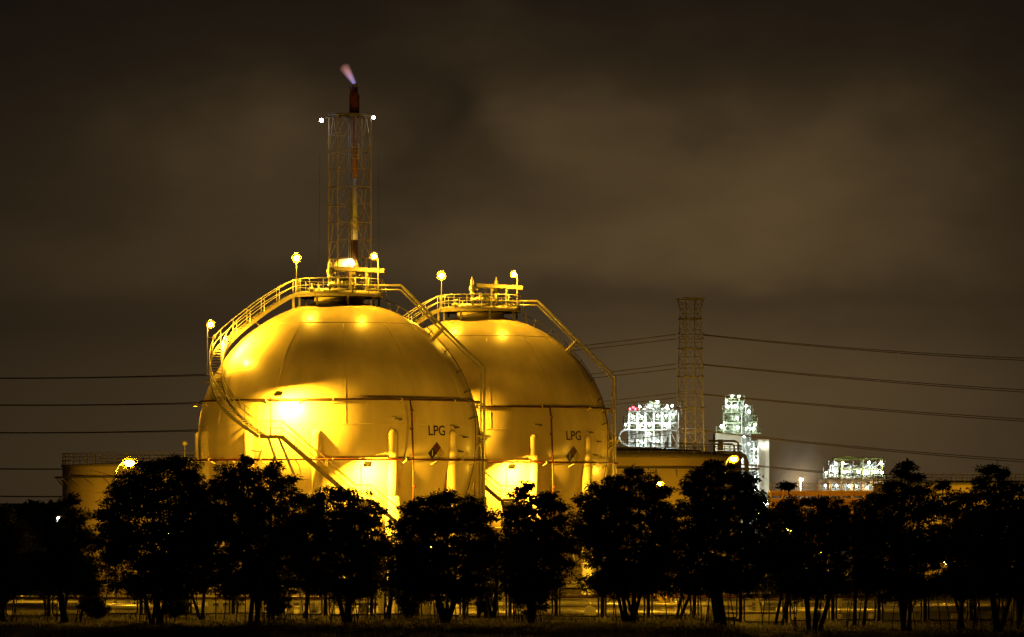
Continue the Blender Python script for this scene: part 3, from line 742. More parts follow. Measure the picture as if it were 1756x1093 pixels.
PD = 600.0
py_ = empty('lattice_tower', (at(1184, HY, PD).x, PD, 0), 'tall four-legged lattice power line tower rising behind the right storage tank', 'pylon')
def pc(i, z):
    top = at(0, 531, PD).z; t = z / top
    s = 3.55 * (1 - t) + 2.35 * t + (0 if z <= top else (z - top) * .38); s_ = ((-1, -1), (1, -1), (1, 1), (-1, 1))[i]; a = math.radians(22)
    x, y = s_[0] * s / 2, s_[1] * s / 2
    return Vector((x * math.cos(a) - y * math.sin(a), x * math.sin(a) + y * math.cos(a), z))
pz = [at(0, y, PD).z for y in (950, 900, 850, 812, 776, 741, 706, 672, 640, 612, 588, 566, 546, 530, 514)]; pz[0] = .1
lattice(py_, pc, pz, .075, .042, M_lat)
m = MB()
for y in (548, 598, 646, 700):
    z = at(0, y, PD).z; cs = [pc(i, z) * 1.0 for i in range(4)]
    R4 = []
    for i in range(4): a = cs[i].copy(); a.x *= 1.12; a.y *= 1.12; R4.append(a)
    m.tube(R4, .08, 4, closed=True)
z = at(0, 514, PD).z; m.beam(pc(0, z) + Vector((-.4, 0, .2)), pc(1, z) + Vector((.3, 0, .1)), .14, .2); m.beam(pc(3, z) + Vector((-.2, 0, .1)), pc(2, z) + Vector((.3, 0, .0)), .14, .2)
pieces(m, 'ring_beam', M_lat, py_)
m = MB()
for y in (574, 582, 625, 632, 676, 683, 738, 789):
    z = at(0, y, PD).z; m.beam((-1.75, 0, z + .05), (1.85, 0, z + .05), .09); m.tube([(-1.75, 0, z), (-1.75, 0, z + .3)], .08, 6); m.tube([(1.85, 0, z), (1.85, 0, z + .3)], .08, 6)
pieces(m, 'insulator_arm', M_dark, py_)

def quad_y(P, x):
    (x0, y0), (x1, y1), (x2, y2) = P
    return y0 * (x - x1) * (x - x2) / ((x0 - x1) * (x0 - x2)) + y1 * (x - x0) * (x - x2) / ((x1 - x0) * (x1 - x2)) + y2 * (x - x0) * (x - x1) / ((x2 - x0) * (x2 - x1))
left = [((1164, 573), (355, 642), (0, 648.5)), ((1164, 624), (355, 690), (0, 694.5)), ((1164, 674), (355, 737), (0, 742)), ((1164, 736), (355, 800), (0, 804)), ((1164, 787), (355, 848), (0, 851))]
right = [((1206, 574), (1360, 589), (1756, 614.5)), ((1206, 625), (1360, 639.5), (1756, 669)), ((1206, 676), (1360, 690), (1756, 719)), ((1206, 738.5), (1335, 753), (1756, 789)), ((1206, 789), (1335, 802), (1756, 836))]
words = ['topmost', 'second highest', 'third highest', 'fourth highest', 'lowest']
for side, rows in (('left', left), ('right', right)):
    for k, P in enumerate(rows):
        for j in range(2):
            m = MB(); pts = []
            xr = range(-160, 1165, 60) if side == 'left' else range(1206, 1921, 42)
            for i, x in enumerate(xr):
                t = (1164 - x) / 1164 if side == 'left' else 0
                off = (8 * max(.12, 1 - t * 1.05) if side == 'left' else 1.2 + 2.6 * (x - 1206) / 550) * j
                pts.append(at(x, quad_y(P, x) + off, PD))
            m.tube(pts, .062, 5)
            o = m.build('power_cable', M_cable)
            tag(o, f'{"lower" if j else "upper"} dark wire of the {words[k]} pair strung {side} of the lattice tower', 'power cable', 'power cables across the sky')

# ------------------------------------------------------------------ far process plants
random.seed(4)
def bulbs(parent, pts, r=.24, mt=None, name='floodlamp'):
    for p in pts:
        m = MB(); p = Vector(p); m.box(p + Vector((0, .12, r + .06)), (.3, .3, .08)); m.beam(p + Vector((0, .2, r)), p + Vector((0, .2, -r - .6)), .06)
        o = m.build(name, M_plantg, parent); q = MB(); q.ball(p, r, 8, 6); q.build('bulb', mt or B_wht, o)
def frame(parent, xs, ys, zs, w, material, brace=.25, name='steel_frame'):
    m = MB()
    for x in xs:
        for y in ys: m.beam((x, y, 0 if zs[0] < 2 else zs[0]), (x, y, zs[-1]), w)
    for z in zs[1:]:
        for y in ys: m.beam((xs[0], y, z), (xs[-1], y, z), w * .8, w)
        for x in xs: m.beam((x, ys[0], z), (x, ys[-1], z), w * .8, w)
    for i in range(len(xs) - 1):
        for a, c in zip(zs, zs[1:]):
            if random.random() < brace: m.beam((xs[i], ys[0], a), (xs[i + 1], ys[0], c), w * .4)
            if random.random() < brace: m.beam((xs[i + 1], ys[0], a), (xs[i], ys[0], c), w * .4)
    return m.build(name, material, parent)
def rails(parent, x0, x1, y, z, material=None):
    m = MB()
    for h in (.5, 1.1): m.tube([(x0, y, z + h), (x1, y, z + h)], .04, 4)
    k = int((x1 - x0) / .9) + 1
    for i in range(k + 1): m.tube([(x0 + (x1 - x0) * i / k, y, z), (x0 + (x1 - x0) * i / k, y, z + 1.1)], .04, 4)
    m.build('handrail', material or M_plantg, parent)
def vessel(parent, x, y, z0, z1, r, material=None, name='vessel'):
    m = MB(); m.lathe([(.0, z0 - r * .45), (r * .6, z0 - r * .3), (r * .9, z0 - r * .1), (r, z0), (r, z1), (r * .9, z1 + r * .2), (r * .6, z1 + r * .42), (0, z1 + r * .55)], (x, y, 0), 20)
    for z in (z0 + .3, (z0 + z1) / 2, z1 - .2): m.lathe([(r + .03, z), (r + .08, z + .04), (r + .08, z + .1), (r + .03, z + .14)], (x, y, 0), 20)
    m.build(name, material or M_plant, parent)

# plant A, between the sphere and the lattice tower
DA = 700.0
pA = empty('process_plant', (at(1115, HY, DA).x, DA, 0), 'bright white process plant with arched pipes left of the lattice tower', 'process plant', 'lit process plants')
def lx(px, c=1115, D=DA): return (px - c) / F * D
def lz(py, D=DA): return H + (HY - py) / F * D
cols = [lx(x) for x in (1078, 1092, 1106, 1120, 1134, 1148, 1161.5)]
frame(pA, cols, (-3, 0, 3), [0, lz(800), lz(768), lz(738), lz(726), lz(706)], .32, M_plant)
for y_, a, c in ((706, 1078, 1162), (726, 1070, 1162), (738, 1070, 1162)):
    m = MB(); m.box((lx((a + c) / 2), 0, lz(y_)), (lx(c) - lx(a), 6.2, .16)); m.build('deck', M_plantg, pA); rails(pA, lx(a), lx(c), -3.1, lz(y_) + .1)
for x, r, y0, y1, yy in ((1084, .75, 722, 708, -1), (1097, .85, 722, 712, 0), (1112, 1.1, 724, 704, -1), (1128, .8, 722, 710, 0), (1141, .7, 722, 702, -1), (1155, .6, 722, 710, 0),
                         (1085, .7, 765, 742, 0), (1098, .5, 770, 742, -1), (1112, 1.0, 765, 742, 0), (1126, .55, 768, 745, -1), (1138, .5, 768, 742, 0), (1113, .6, 700, 694, 0), (1125, .5, 702, 694, 0)):
    vessel(pA, lx(x), yy, lz(y0), lz(y1), r)
for x in (1099, 1128, 1155):
    m = MB(); r = .72; c = lz(711)
    m.tube([(lx(x) - r, -2.6, lz(726))] + [(lx(x) - r * math.cos(t * math.pi / 8), -2.6, c + r * math.sin(t * math.pi / 8)) for t in range(9)] + [(lx(x) + r, -2.6, lz(726))], .13, 8)
    m.build('arched_pipe', M_plant, pA)
m = MB(); cc = lz(750.5); r = 1.25; xc = lx(1073)
m.tube([(lx(1150), -3.3, cc + r)] + [(xc - r * math.sin(t * math.pi / 8), -3.3, cc + r * math.cos(t * math.pi / 8)) for t in range(9)] + [(lx(1076), -3.3, cc - r - .2)], .17, 8)
m.build('looped_pipe', M_plant, pA)
m = MB()
for k in range(60):
    x = random.choice(cols) + random.uniform(-1, 1); z = random.uniform(lz(772), lz(700)); y = random.uniform(-2.8, 2)
    if random.random() < .5: m.tube([(x, y, z), (x, y, z + random.uniform(.6, 2.2))], random.uniform(.05, .14), 6)
    else: m.tube([(x, y, z), (x + random.uniform(.6, 2.5), y, z)], random.uniform(.05, .12), 6)
for k in range(24): m.box((random.uniform(cols[0], cols[-1]), random.uniform(-2.5, 2), random.uniform(lz(766), lz(704))), [random.uniform(.3, .9) for _ in range(3)])
m.build('small_piping', M_plant, pA)
m = MB(); m.box((lx(1121), 0, lz(698)), (.8, .8, 1.6)); m.box((lx(1116), 0, lz(692)), (.5, .5, .9)); m.beam((lx(1120), -.5, lz(706)), (lx(1130), -.5, lz(688)), .1); m.beam((lx(1131), -.5, lz(706)), (lx(1131), -.5, lz(688)), .1); m.box((lx(1126), 0, lz(700)), (1.0, .5, .1)); m.build('roof_housing', M_plantg, pA)
bulbs(pA, [(lx(x), -3.6 if y > 702 else -1.5, lz(y)) for x, y in ((1097, 698), (1113, 698), (1143.5, 697), (1152, 696.5), (1072, 729), (1084, 715), (1100, 716), (1127, 714), (1141, 714), (1154, 712), (1113, 729), (1112, 744), (1098, 731), (1141, 729), (1100, 760), (1127, 757))], r=.15)
bulbs(pA, [(lx(1127), -1.5, lz(690))], r=.16); bulbs(pA, [(lx(x), -2, lz(y)) for x, y in ((1080, 702), (1089, 702), (1085, 699.5))], r=.15, mt=B_redl, name='warning_lamp')
bulbs(pA, [(lx(x), -8, lz(790)) for x in (1085, 1112, 1140)], r=.35)

# plant B: tower with slab buildings
DB = 740.0; cB = 1272
pB = empty('process_tower', (at(cB, HY, DB).x, DB, 0), 'tall white-lit process tower with beige slab walls right of the lattice tower', 'process tower', 'lit process plants')
bx = lambda p: lx(p, cB, DB); bz = lambda y: lz(y, DB)
def slab(x0, x1, y0, dep, yy=0, material=M_beige, parent=pB, name='wall', z0=0):
    m = MB(); zt = bz(y0); m.box(((bx(x0) + bx(x1)) / 2, yy, (zt + z0) / 2), (bx(x1) - bx(x0), dep, zt - z0)); m.build(name, material, parent)
slab(1226, 1272, 744, 8, 3); slab(1298, 1318, 754, 9, 3); slab(1284, 1298.1, 757, 4, 6)
frame(pB, [bx(x) for x in (1240, 1271)], (-2.2, 2.2), [bz(744), bz(726), bz(708)], .22, M_plantg, brace=.9)
frame(pB, [bx(x) for x in (1244, 1254, 1264, 1273)], (-1.9, 1.9), [bz(708), bz(699), bz(689)], .16, M_plant, brace=.2)
frame(pB, [bx(x) for x in (1276, 1282, 1289)], (-1.8, 1.8), [bz(744), bz(728), bz(716), bz(707)], .16, M_plantg, brace=.4)
frame(pB, [bx(x) for x in (1289, 1296)], (-1.8, 1.8), [bz(744), bz(731), bz(724)], .16, M_plantg, brace=.4)
frame(pB, [bx(x) for x in (1271, 1278, 1285)], (-4.2, -2.6), [0] + [bz(y) for y in range(850, 690, -9)], .15, M_plant, brace=.8, name='stair_tower')
frame(pB, [bx(x) for x in (1285, 1291, 1298)], (-3.0, .5), [0] + [bz(y) for y in (850, 830, 810, 795, 782, 770, 757)], .2, M_plant, brace=.3)
for y_, a, c in ((744, 1227, 1304), (726, 1240, 1290), (708, 1238, 1276), (689.5, 1243, 1275), (707, 1276, 1290), (724, 1288, 1298)):
    m = MB(); m.box(((bx(a) + bx(c)) / 2, 0, bz(y_) + .05), (bx(c) - bx(a), 4.4, .14)); m.build('deck', M_plantg, pB); rails(pB, bx(a), bx(c), -2.2, bz(y_) + .1)
vessel(pB, bx(1257), .3, bz(743), bz(711), 1.05); vessel(pB, bx(1253), .2, bz(706), bz(694), .5); vessel(pB, bx(1264), .2, bz(706), bz(694), .6)
vessel(pB, bx(1282), -.3, bz(724), bz(712), .45); vessel(pB, bx(1292), -.3, bz(742), bz(732), .4); vessel(pB, bx(1280), .5, bz(742), bz(730), .45)
m = MB()
for x, t in ((1250, 681), (1254, 678), (1262, 679), (1267, 682)): m.tube([(bx(x), -.5, bz(690)), (bx(x), -.5, bz(t))], .06, 5)
m.beam((bx(1249), -.5, bz(683)), (bx(1268), -.5, bz(683)), .1); m.build('top_mast', M_plantg, pB)
for y0, y1 in ((846, 834), (826, 814), (806, 797), (790, 776), (770, 760)):
    vessel(pB, bx(1290), -.9, bz(y0), bz(y1), .55); vessel(pB, bx(1276), -.6, bz(y0), bz(y1), .35)
slab(1270, 1284, 745, 1.0, 1.5, M_plant); slab(1284, 1297.9, 757.2, .6, 3.2, M_plant)
m = MB()
for k in range(26):
    x = bx(random.uniform(1246, 1296)); z = bz(random.uniform(742, 695) if x < bx(1272) else random.uniform(850, 722)); y = random.uniform(-2.4, 1)
    if random.random() < .6: m.tube([(x, y, z), (x, y, z + random.uniform(.6, 2.4))], random.uniform(.05, .13), 6)
    else: m.box((x, y, z), [random.uniform(.2, .7) for _ in range(3)])
m.build('small_piping', M_plant, pB)
bulbs(pB, [(bx(x), -2.9, bz(y)) for x, y in ((1254, 680.5), (1265.5, 681), (1246, 698), (1259, 697), (1278, 697), (1283, 706), (1293, 729), (1290, 736), (1279, 734), (1263, 718), (1264, 734))], r=.17)
bulbs(pB, [(bx(1244), -2.9, bz(688))], r=.14)
bulbs(pB, [(bx(1236.5), -2.9, bz(732))], r=.25)
bulbs(pB, [(bx(x), -3.9, bz(y)) for x, y in ((1274, 750), (1282, 762), (1292, 772), (1276, 785), (1293, 790), (1284, 804), (1293, 818), (1278, 828), (1293, 840), (1283, 850), (1274, 858))], r=.15)
bulbs(pB, [(bx(x), -9, bz(862)) for x in (1240, 1308)], r=.45); bulbs(pB, [(bx(1236), -5.5, bz(790)), (bx(1256), -5.5, bz(790))], r=.3); bulbs(pB, [(bx(1309.5), -1.9, bz(763))], r=.14)  # large low bulbs added to brighten the slab walls

# plant C: gabled steel frame over an orange deck
DC = 780.0; cC = 1457
pC = empty('process_plant', (at(cC, HY, DC).x, DC, 0), 'bright open steel plant with a gabled roof frame above an orange deck, far right', 'process plant', 'lit process plants')
bx = lambda p: lx(p, cC, DC); bz = lambda y: lz(y, DC)
frame(pC, [bx(x) for x in (1403, 1422, 1441, 1458, 1478, 1496, 1513)], (-3, 3), [0, bz(856), bz(843), bz(825)], .42, M_orange, brace=.1, name='orange_frame')
m = MB(); m.box((bx(1458), 0, bz(825)), (bx(1515) - bx(1402), 6.6, .6)); m.build('deck', M_orange, pC); rails(pC, bx(1402), bx(1515), -3.3, bz(822))
frame(pC, [bx(x) for x in (1441.5, 1478, 1511)], (-2.6, 2.6), [bz(822), bz(805), bz(786)], .2, mat('plant_yellow_steel', (.42, .38, .10), .6), brace=.2, name='roof_frame')
m = MB()
for yy in (-2.8, 2.8):
    m.beam((bx(1429), yy, bz(787)), (bx(1450), yy, bz(783)), .22); m.beam((bx(1450), yy, bz(783)), (bx(1471), yy, bz(787)), .22); m.beam((bx(1429), yy, bz(788.5)), (bx(1511), yy, bz(787)), .18, .3)
m.poly([(bx(1428), -3.1, bz(787)), (bx(1450), -3.1, bz(782.8)), (bx(1450), 3.1, bz(782.8)), (bx(1428), 3.1, bz(787))]); m.poly([(bx(1450), -3.1, bz(782.8)), (bx(1472), -3.1, bz(787)), (bx(1472), 3.1, bz(787)), (bx(1450), 3.1, bz(782.8))])
for k in range(10): m.tube([(bx(1432 + k * 8.5), -2.8, bz(788)), (bx(1432 + k * 8.5), -2.8, bz(782.5 if k in (5, 9) else 786))], .05, 4)
m.build('gable_roof', mat('plant_yellow_steel', (.42, .38, .10), .6), pC)
for x, r, y0, y1 in ((1458, .95, 820, 803), (1431, .8, 818, 795), (1446, .55, 818, 803), (1471, .8, 818, 805), (1486, .95, 818, 800), (1497, .8, 818, 800), (1507, .6, 818, 806), (1423, .5, 818, 806), (1414, .4, 820, 812),
                    (1412, .8, 842, 832), (1430, 1.2, 842, 832), (1465, 1.4, 843, 831), (1450, .8, 843, 832), (1500, 1.3, 843, 832), (1485, .9, 843, 832)):
    vessel(pC, bx(x), -.4, bz(y0), bz(y1), r)
m = MB()
for a, c, y in ((1443, 1455, 796), (1480, 1489, 800), (1422, 1426, 798)):
    m.tube([(bx(a), -2, bz(818)), (bx(a), -2, bz(y) - .2), (bx(a) + .2, -2, bz(y)), (bx(c) - .2, -2, bz(y)), (bx(c), -2, bz(y) - .2), (bx(c), -2, bz(818))], .13, 8)
for k in range(40):
    x = bx(random.uniform(1410, 1512)); z = bz(random.uniform(822, 794)); m.tube([(x, -1.5, z), (x + random.choice((0, 0, 1)), -1.5, z + random.uniform(.4, 1.6))], random.uniform(.05, .12), 6)
m.build('piping', M_plant, pC)
bulbs(pC, [(bx(x), -3.0, bz(y)) for x, y in ((1431, 795.5), (1415, 811), (1444, 795), (1446, 811), (1470, 809), (1488, 794), (1507, 795), (1510, 811), (1498, 811), (1483, 812), (1430, 812))], r=.17)
bulbs(pC, [(bx(x), -3.6, bz(y)) for x, y in ((1413, 833), (1432, 833), (1453, 834), (1466, 834), (1498, 832), (1508, 834), (1516, 836), (1485, 836))], r=.15)

# orange yard platforms left of plant C
yd = empty('pipe_bridge', (at(1430, HY, 560).x, 560, 0), 'orange-lit steel pipe bridge low between the white tower and the gabled plant', 'pipe bridge')
yx = lambda p: lx(p, 1430, 560); yz = lambda y: lz(y, 560)
frame(yd, [yx(x) for x in range(1320, 1541, 20)], (-2, 2), [0, yz(870), yz(856), yz(843)], .22, M_orange, brace=.2)
m = MB()
for y_, r in ((846, .2), (849, .15), (859, .25), (865, .18)): m.tube([(yx(1318), -1.2, yz(y_)), (yx(1545), -1.2, yz(y_))], r, 8)
m.build('pipe_run', M_orange, yd); rails(yd, yx(1320), yx(1540), -2, yz(843), M_orange)

# ------------------------------------------------------------------ street lamps
def street_lamp(px_head, py_head, D, px_pole, label, r=.26, bulb=B_sod, arm=True, z0=0.0, name='street_lamp'):
    h = at(px_head, py_head, D); xp = at(px_pole, HY, D).x
    root = empty(name, (xp, D, z0), label, 'street lamp', 'sodium lamps on poles')
    hd = Vector((h.x - xp, 0, h.z - z0))
    m = MB()
    if abs(hd.x) > .2:
        sg = 1 if hd.x > 0 else -1
        m.tube([(0, 0, 0), (0, 0, hd.z * .5), (0, 0, hd.z - .9)] + [(hd.x * (1 - math.cos(t * .5 * math.pi / 5)), 0, hd.z - .9 + 1.0 * math.sin(t * .5 * math.pi / 5)) for t in range(1, 6)], [.10, .085, .07, .06, .055, .05, .045, .045], 8)
        head = hd + Vector((sg * .05, 0, 0))
    else:
        m.tube([(0, 0, 0), (0, 0, hd.z)], .06, 8); head = hd
    m.lathe([(.2, 0), (.2, .05), (.1, .1)], (0, 0, 0), 10)
    m.build('pole', M_steel, root)
    m = MB(); m.ball(head + Vector((0, 0, .10)), .30, 12, 6, (1.25, .7, .38)); m.build('lamp_hood', M_steel, root)
    q = MB(); q.ball(head - Vector((0, 0, .06)), r * .75, 10, 6, (1.1, 1.0, .8)); q.build('bulb', bulb, root)
    if bulb in (B_sod, B_sodlo): q = MB(); q.ball(head - Vector((0, 0, .06)), r * 1.45, 20, 12, (1.1, 1, .85)); q.build('glow_bowl', M_bowl, root)
    return root
street_lamp(221, 793, 300, 198, 'street lamp with a curved arm in front of the left storage tank', r=.40)
street_lamp(1257, 786, 335, 1243, 'street lamp with a curved arm in front of the storage tank right of the spheres', r=.30)
street_lamp(40, 995, 300, 37, 'low orange pole lamp near the bottom left behind the fence', bulb=B_sodlo, r=.2)
street_lamp(1130, 828, 345, 1133, 'lamp glinting through the tree crown below the right storage tank', r=.3)
street_lamp(1142, 994, 293.5, 1142, 'low pole lamp above the short yellow stair behind the fence', bulb=B_sod, r=.2)
street_lamp(1303, 880, 390, 1303, 'pole lamp shining through the trees below the process tower', bulb=B_sod, r=.22)
street_lamp(1622, 964, 360, 1618, 'lamp glinting through the dark trees at the lower right', bulb=B_sod, r=.26)
street_lamp(1374, 822, 697, 1373, 'small distant pole lamp beside the steam left of the gabled plant', bulb=emis('warm_bulb', (1, .72, .38), 1500), r=.3)
street_lamp(1352, 905, 345, 1356, 'tall lamp hidden in the crowns right of the storage tank', bulb=B_sod, r=.32)
street_lamp(480, 925, 286.5, 476, 'added fill lamp hidden behind the tree crown at the foot of the nearer sphere, left side', bulb=B_sodlo, r=.26)  # from here, unseen lamps behind the crowns, added to light yard and legs
street_lamp(742, 935, 286.5, 738, 'added fill lamp hidden behind the tree crown at the foot of the nearer sphere, right side', bulb=B_sodlo, r=.22)
street_lamp(1040, 930, 286.5, 1036, 'added fill lamp hidden behind the tree crown at the foot of the farther sphere', bulb=B_sodlo, r=.26)
street_lamp(285, 915, 286.5, 286, 'added fill lamp hidden behind the big tree left of the nearer sphere', bulb=B_sodlo, r=.26)
street_lamp(1235, 935, 286.5, 1221, 'added fill lamp hidden behind the crown of the tank tree, low in the yard', bulb=B_sodlo, r=.24)
street_lamp(1405, 940, 286.5, 1416, 'added fill lamp hidden behind the low wide tree, low in the yard', bulb=B_sodlo, r=.22)
street_lamp(1480, 900, 520, 1476, 'added fill lamp under the orange pipe bridge behind the trees', bulb=B_bridge_fill, r=.26)  # bridge lamps added to brighten the orange steel
street_lamp(1360, 880, 530, 1356, 'added fill lamp at the left end of the orange pipe bridge', bulb=B_bridge_fill, r=.2)
street_lamp(100, 887, 420, 98, 'white lamp beside the thin-topped tree left of the storage tank', bulb=B_whts, r=.16)
# unseen floods added to light the flare derrick and the power line tower from below
street_lamp(700, 800, 425, 700, 'added flood mast behind the spheres near the flare stack', bulb=B_yard_fill, r=.42)
street_lamp(520, 850, 432, 516, 'added flood mast behind the nearer sphere, left of the flare stack', bulb=B_yard_fill, r=.42)
street_lamp(1140, 800, 585, 1140, 'added flood mast behind the storage tank, left foot of the lattice tower', bulb=B_yard_fill, r=.40)
street_lamp(1225, 830, 588, 1225, 'added flood mast behind the storage tank, right foot of the lattice tower', bulb=B_yard_fill, r=.40)

def mast(px, py, D, aim, label, hot=B_fill, size=(.9, .6)):  # unseen floods added as fill for the sphere fronts and tank walls
    h = at(px, py, D); root = empty('fill_flood_mast', (h.x, D, 0), label, 'floodlight', 'added fill floods in the yard')
    hd = Vector((0, 0, h.z)); d = (Vector(aim) - h).normalized(); R = rot_to(d)
    m = MB(); m.tube([(0, 0, 0), hd - d * .25], .09, 8); m.lathe([(.25, 0), (.25, .06), (.12, .1)], (0, 0, 0), 10); m.build('pole', M_steel, root)
    m = MB(); w, hh = size
    m.box(hd - R @ Vector((0, 0, .16)), (w + .1, hh + .1, .1), R)
    for sx in (-1, 1): m.box(hd + R @ Vector((sx * (w / 2 + .035), 0, 0)), (.03, hh + .1, .3), R)
    for sy in (-1, 1): m.box(hd + R @ Vector((0, sy * (hh / 2 + .035), 0)), (w + .04, .03, .3), R)
    m.build('lamp_housing', M_dark, root)
    q = MB(); q.poly([hd + R @ Vector((x * w / 2, y * hh / 2, -.08)) for x, y in ((-1, -1), (1, -1), (1, 1), (-1, 1))]); q.build('lamp_glass', hot, root)
mast(268, 850, 293, (-15, 318, 22), 'added fill light hidden in the big tree left of the nearer sphere, aimed up at it')
mast(590, 900, 290, (-12, 315, 21), 'added fill light hidden behind the rounded tree below the nearer sphere')
mast(765, 885, 291, (-6, 318, 20), 'added fill light hidden behind the wide tree between the two spheres')
mast(1080, 850, 300, (0, 340, 20), 'added fill light hidden behind the dense tree right of the farther sphere', hot=B_fill_far)
mast(262, 860, 365, (-32, 400, 9), 'added fill light behind the big tree, aimed at the left storage tank', hot=B_tank_fill)
mast(1235, 860, 380, (10, 405, 9), 'added fill light hidden behind the tree in front of the right storage tank', hot=B_fill_far, size=(1.1, .75))
mast(1640, 900, 430, (48, 458, 8), 'added fill light behind the slender tree, aimed at the far right storage tank', hot=B_tank_fill)
# distant tip lamp right of plant C
m = at(1619, 829, 800)
fw = empty('distant_mast', (m.x, 800, 0), 'far thin mast with white lamps above the trees on the right', 'mast')
q = MB(); q.tube([(0, 0, 0), (0, 0, m.z)], .15, 6); q.build('pole', M_plantg, fw)
bulbs(fw, [(0, -.3, m.z - .6), (.7, -.3, m.z - 1.4)], r=.3, mt=B_whts); 

# steam drifting left of plant C
def steam():
    m = MB(); m.ball((0, 0, 0), 1.0, 24, 16)
    o = m.build('steam', []); o.location = at(1370, 812, 702); o.scale = (6.0, 4.2, 8.5); o.rotation_euler = (0, math.radians(8), 0)
    mt = bpy.data.materials.new('steam'); mt.use_nodes = True; nt = mt.node_tree; N = nt.nodes; Lk = nt.links; N.clear()
    out = N.new('ShaderNodeOutputMaterial'); v = N.new('ShaderNodeVolumeScatter'); tc = N.new('ShaderNodeTexCoord')
    ln = N.new('ShaderNodeVectorMath'); ln.operation = 'LENGTH'; Lk.new(tc.outputs['Object'], ln.inputs[0])
    a = N.new('ShaderNodeMapRange'); a.interpolation_type = 'SMOOTHSTEP'; a.inputs['From Min'].default_value = 1; a.inputs['From Max'].default_value = .1; a.inputs['To Min'].default_value = 0; a.inputs['To Max'].default_value = .34
    Lk.new(ln.outputs['Value'], a.inputs[0])
    no = N.new('ShaderNodeTexNoise'); no.inputs['Scale'].default_value = 1.6; Lk.new(tc.outputs['Object'], no.inputs['Vector'])
    mu = N.new('ShaderNodeMath'); mu.operation = 'MULTIPLY'; Lk.new(a.outputs[0], mu.inputs[0]); Lk.new(no.outputs[0], mu.inputs[1])
    Lk.new(mu.outputs[0], v.inputs['Density']); v.inputs['Color'].default_value = (.9, .88, .84, 1); Lk.new(v.outputs[0], out.inputs['Volume'])
    o.data.materials.append(mt); tag(o, 'pale steam drifting up left of the gabled plant', 'steam', kind='stuff')
steam()

# ------------------------------------------------------------------ yard between fence and spheres
FY = 283.0
def ypipe(label, px0, px1, py, D, r, material, name='ground_pipe', feet=True):
    a = at(px0, py, D); c = at(px1, py, D)
    root = empty(name, ((a.x + c.x) / 2, D, 0), label, 'pipe', 'pipes along the yard')
    hw = (c.x - a.x) / 2
    m = MB(); m.tube([(-hw, 0, a.z), (hw, 0, a.z)], r, 12); k = int(hw / 3)
    for i in range(-k, k + 1): m.lathe([(r * 1.25, -.06), (r * 1.25, .06)], (i * 3.1 + .9, 0, a.z), 12, rot_to((1, 0, 0)))
    m.build('pipe', material, root)
    m = MB()
    for i in range(-k, k + 1): m.box((i * 3.0, 0, (a.z - r) / 2), (.3, .5, a.z - r))
    pieces(m, 'support', M_conc, root)
ypipe('thick silver pipe low behind the fence, left part of the yard', -40, 345, 1041, 289, .24, M_pipe)
ypipe('thin red fire pipe behind the fence, left part of the yard', -40, 620, 1026, 297, .10, M_rust2)
ypipe('thick silver pipe low behind the fence below the farther sphere', 790, 1200, 1052, 288.6, .26, M_pipe)
ypipe('second pipe running just behind and above the thick silver one', 840, 1290, 1037, 291, .18, M_pipe)
ypipe('red fire pipe crossing behind the fence on the right', 960, 1500, 1023, 298, .14, M_rust2)
ypipe('silver pipe behind the fence at the far right', 1330, 1800, 1047, 292, .22, M_pipe)
ypipe('slim pipe raised on tall supports in front of the spheres', 330, 980, 1012, 302, .10, M_pipe)
# rack of beams
rk = empty('pipe_rack', (0, 306, 0), 'long steel pipe rack low behind the fence in front of the spheres', 'pipe rack')
frame(rk, [-38 + 4 * i for i in range(20)], (-.9, .9), [0, 1.7, 2.9], .16, M_steel, brace=.1)
m = MB()
for y, z, r in ((-.6, 1.95, .12), (-.1, 1.92, .1), (.5, 2.0, .16), (-.5, 3.1, .12), (.3, 3.08, .1)): m.tube([(-39, y, z), (39, y, z)], r, 8)
m.build('pipe_run', M_pipe, rk)
# bund wall
m = MB(); m.box((0, 0, .55), (84, .3, 1.1)); m.box((0, 0, 1.12), (84, .42, .08)); o = m.build('bund_wall', M_conc, None, (0, 313, 0)); tag(o, 'low concrete bund wall running below the spheres', 'wall')
m = MB(); m.box((0, 0, .7), (5.2, .5, 1.4)); m.box((0, 0, 1.44), (5.4, .6, .08)); o = m.build('retaining_wall', M_conc, None, (at(1255, HY, 288.5).x + 2.1, 288.5, 0)); tag(o, 'short concrete wall block behind the fence right of the short stair', 'wall')
# domed box
p = at(1012, 1062, 287.9)
dm = empty('domed_cabinet', (p.x, 287.9, 0), 'pale round-topped cabinet standing behind the fence below the farther sphere', 'cabinet')
m = MB(); w_ = .40
prof = [(-w_, 0), (w_, 0), (w_, 1.55)] + [(w_ * math.cos(t * math.pi / 10), 1.55 + w_ * .75 * math.sin(t * math.pi / 10)) for t in range(1, 10)] + [(-w_, 1.55)]
n = len(m.v)
for y in (-.3, .3): m.v += [(x, y, z) for x, z in prof]
k = len(prof); m.face(list(range(k))); m.face(list(range(k, 2 * k))[::-1])
for i in range(k): m.face([(i + 1) % k, i, k + i, k + (i + 1) % k])
m.build('body', M_white, dm); m = MB(); m.box((0, -.32, .85), (.5, .03, 1.1)); m.box((.18, -.35, .9), (.04, .04, .14)); m.build('door', M_white, dm)
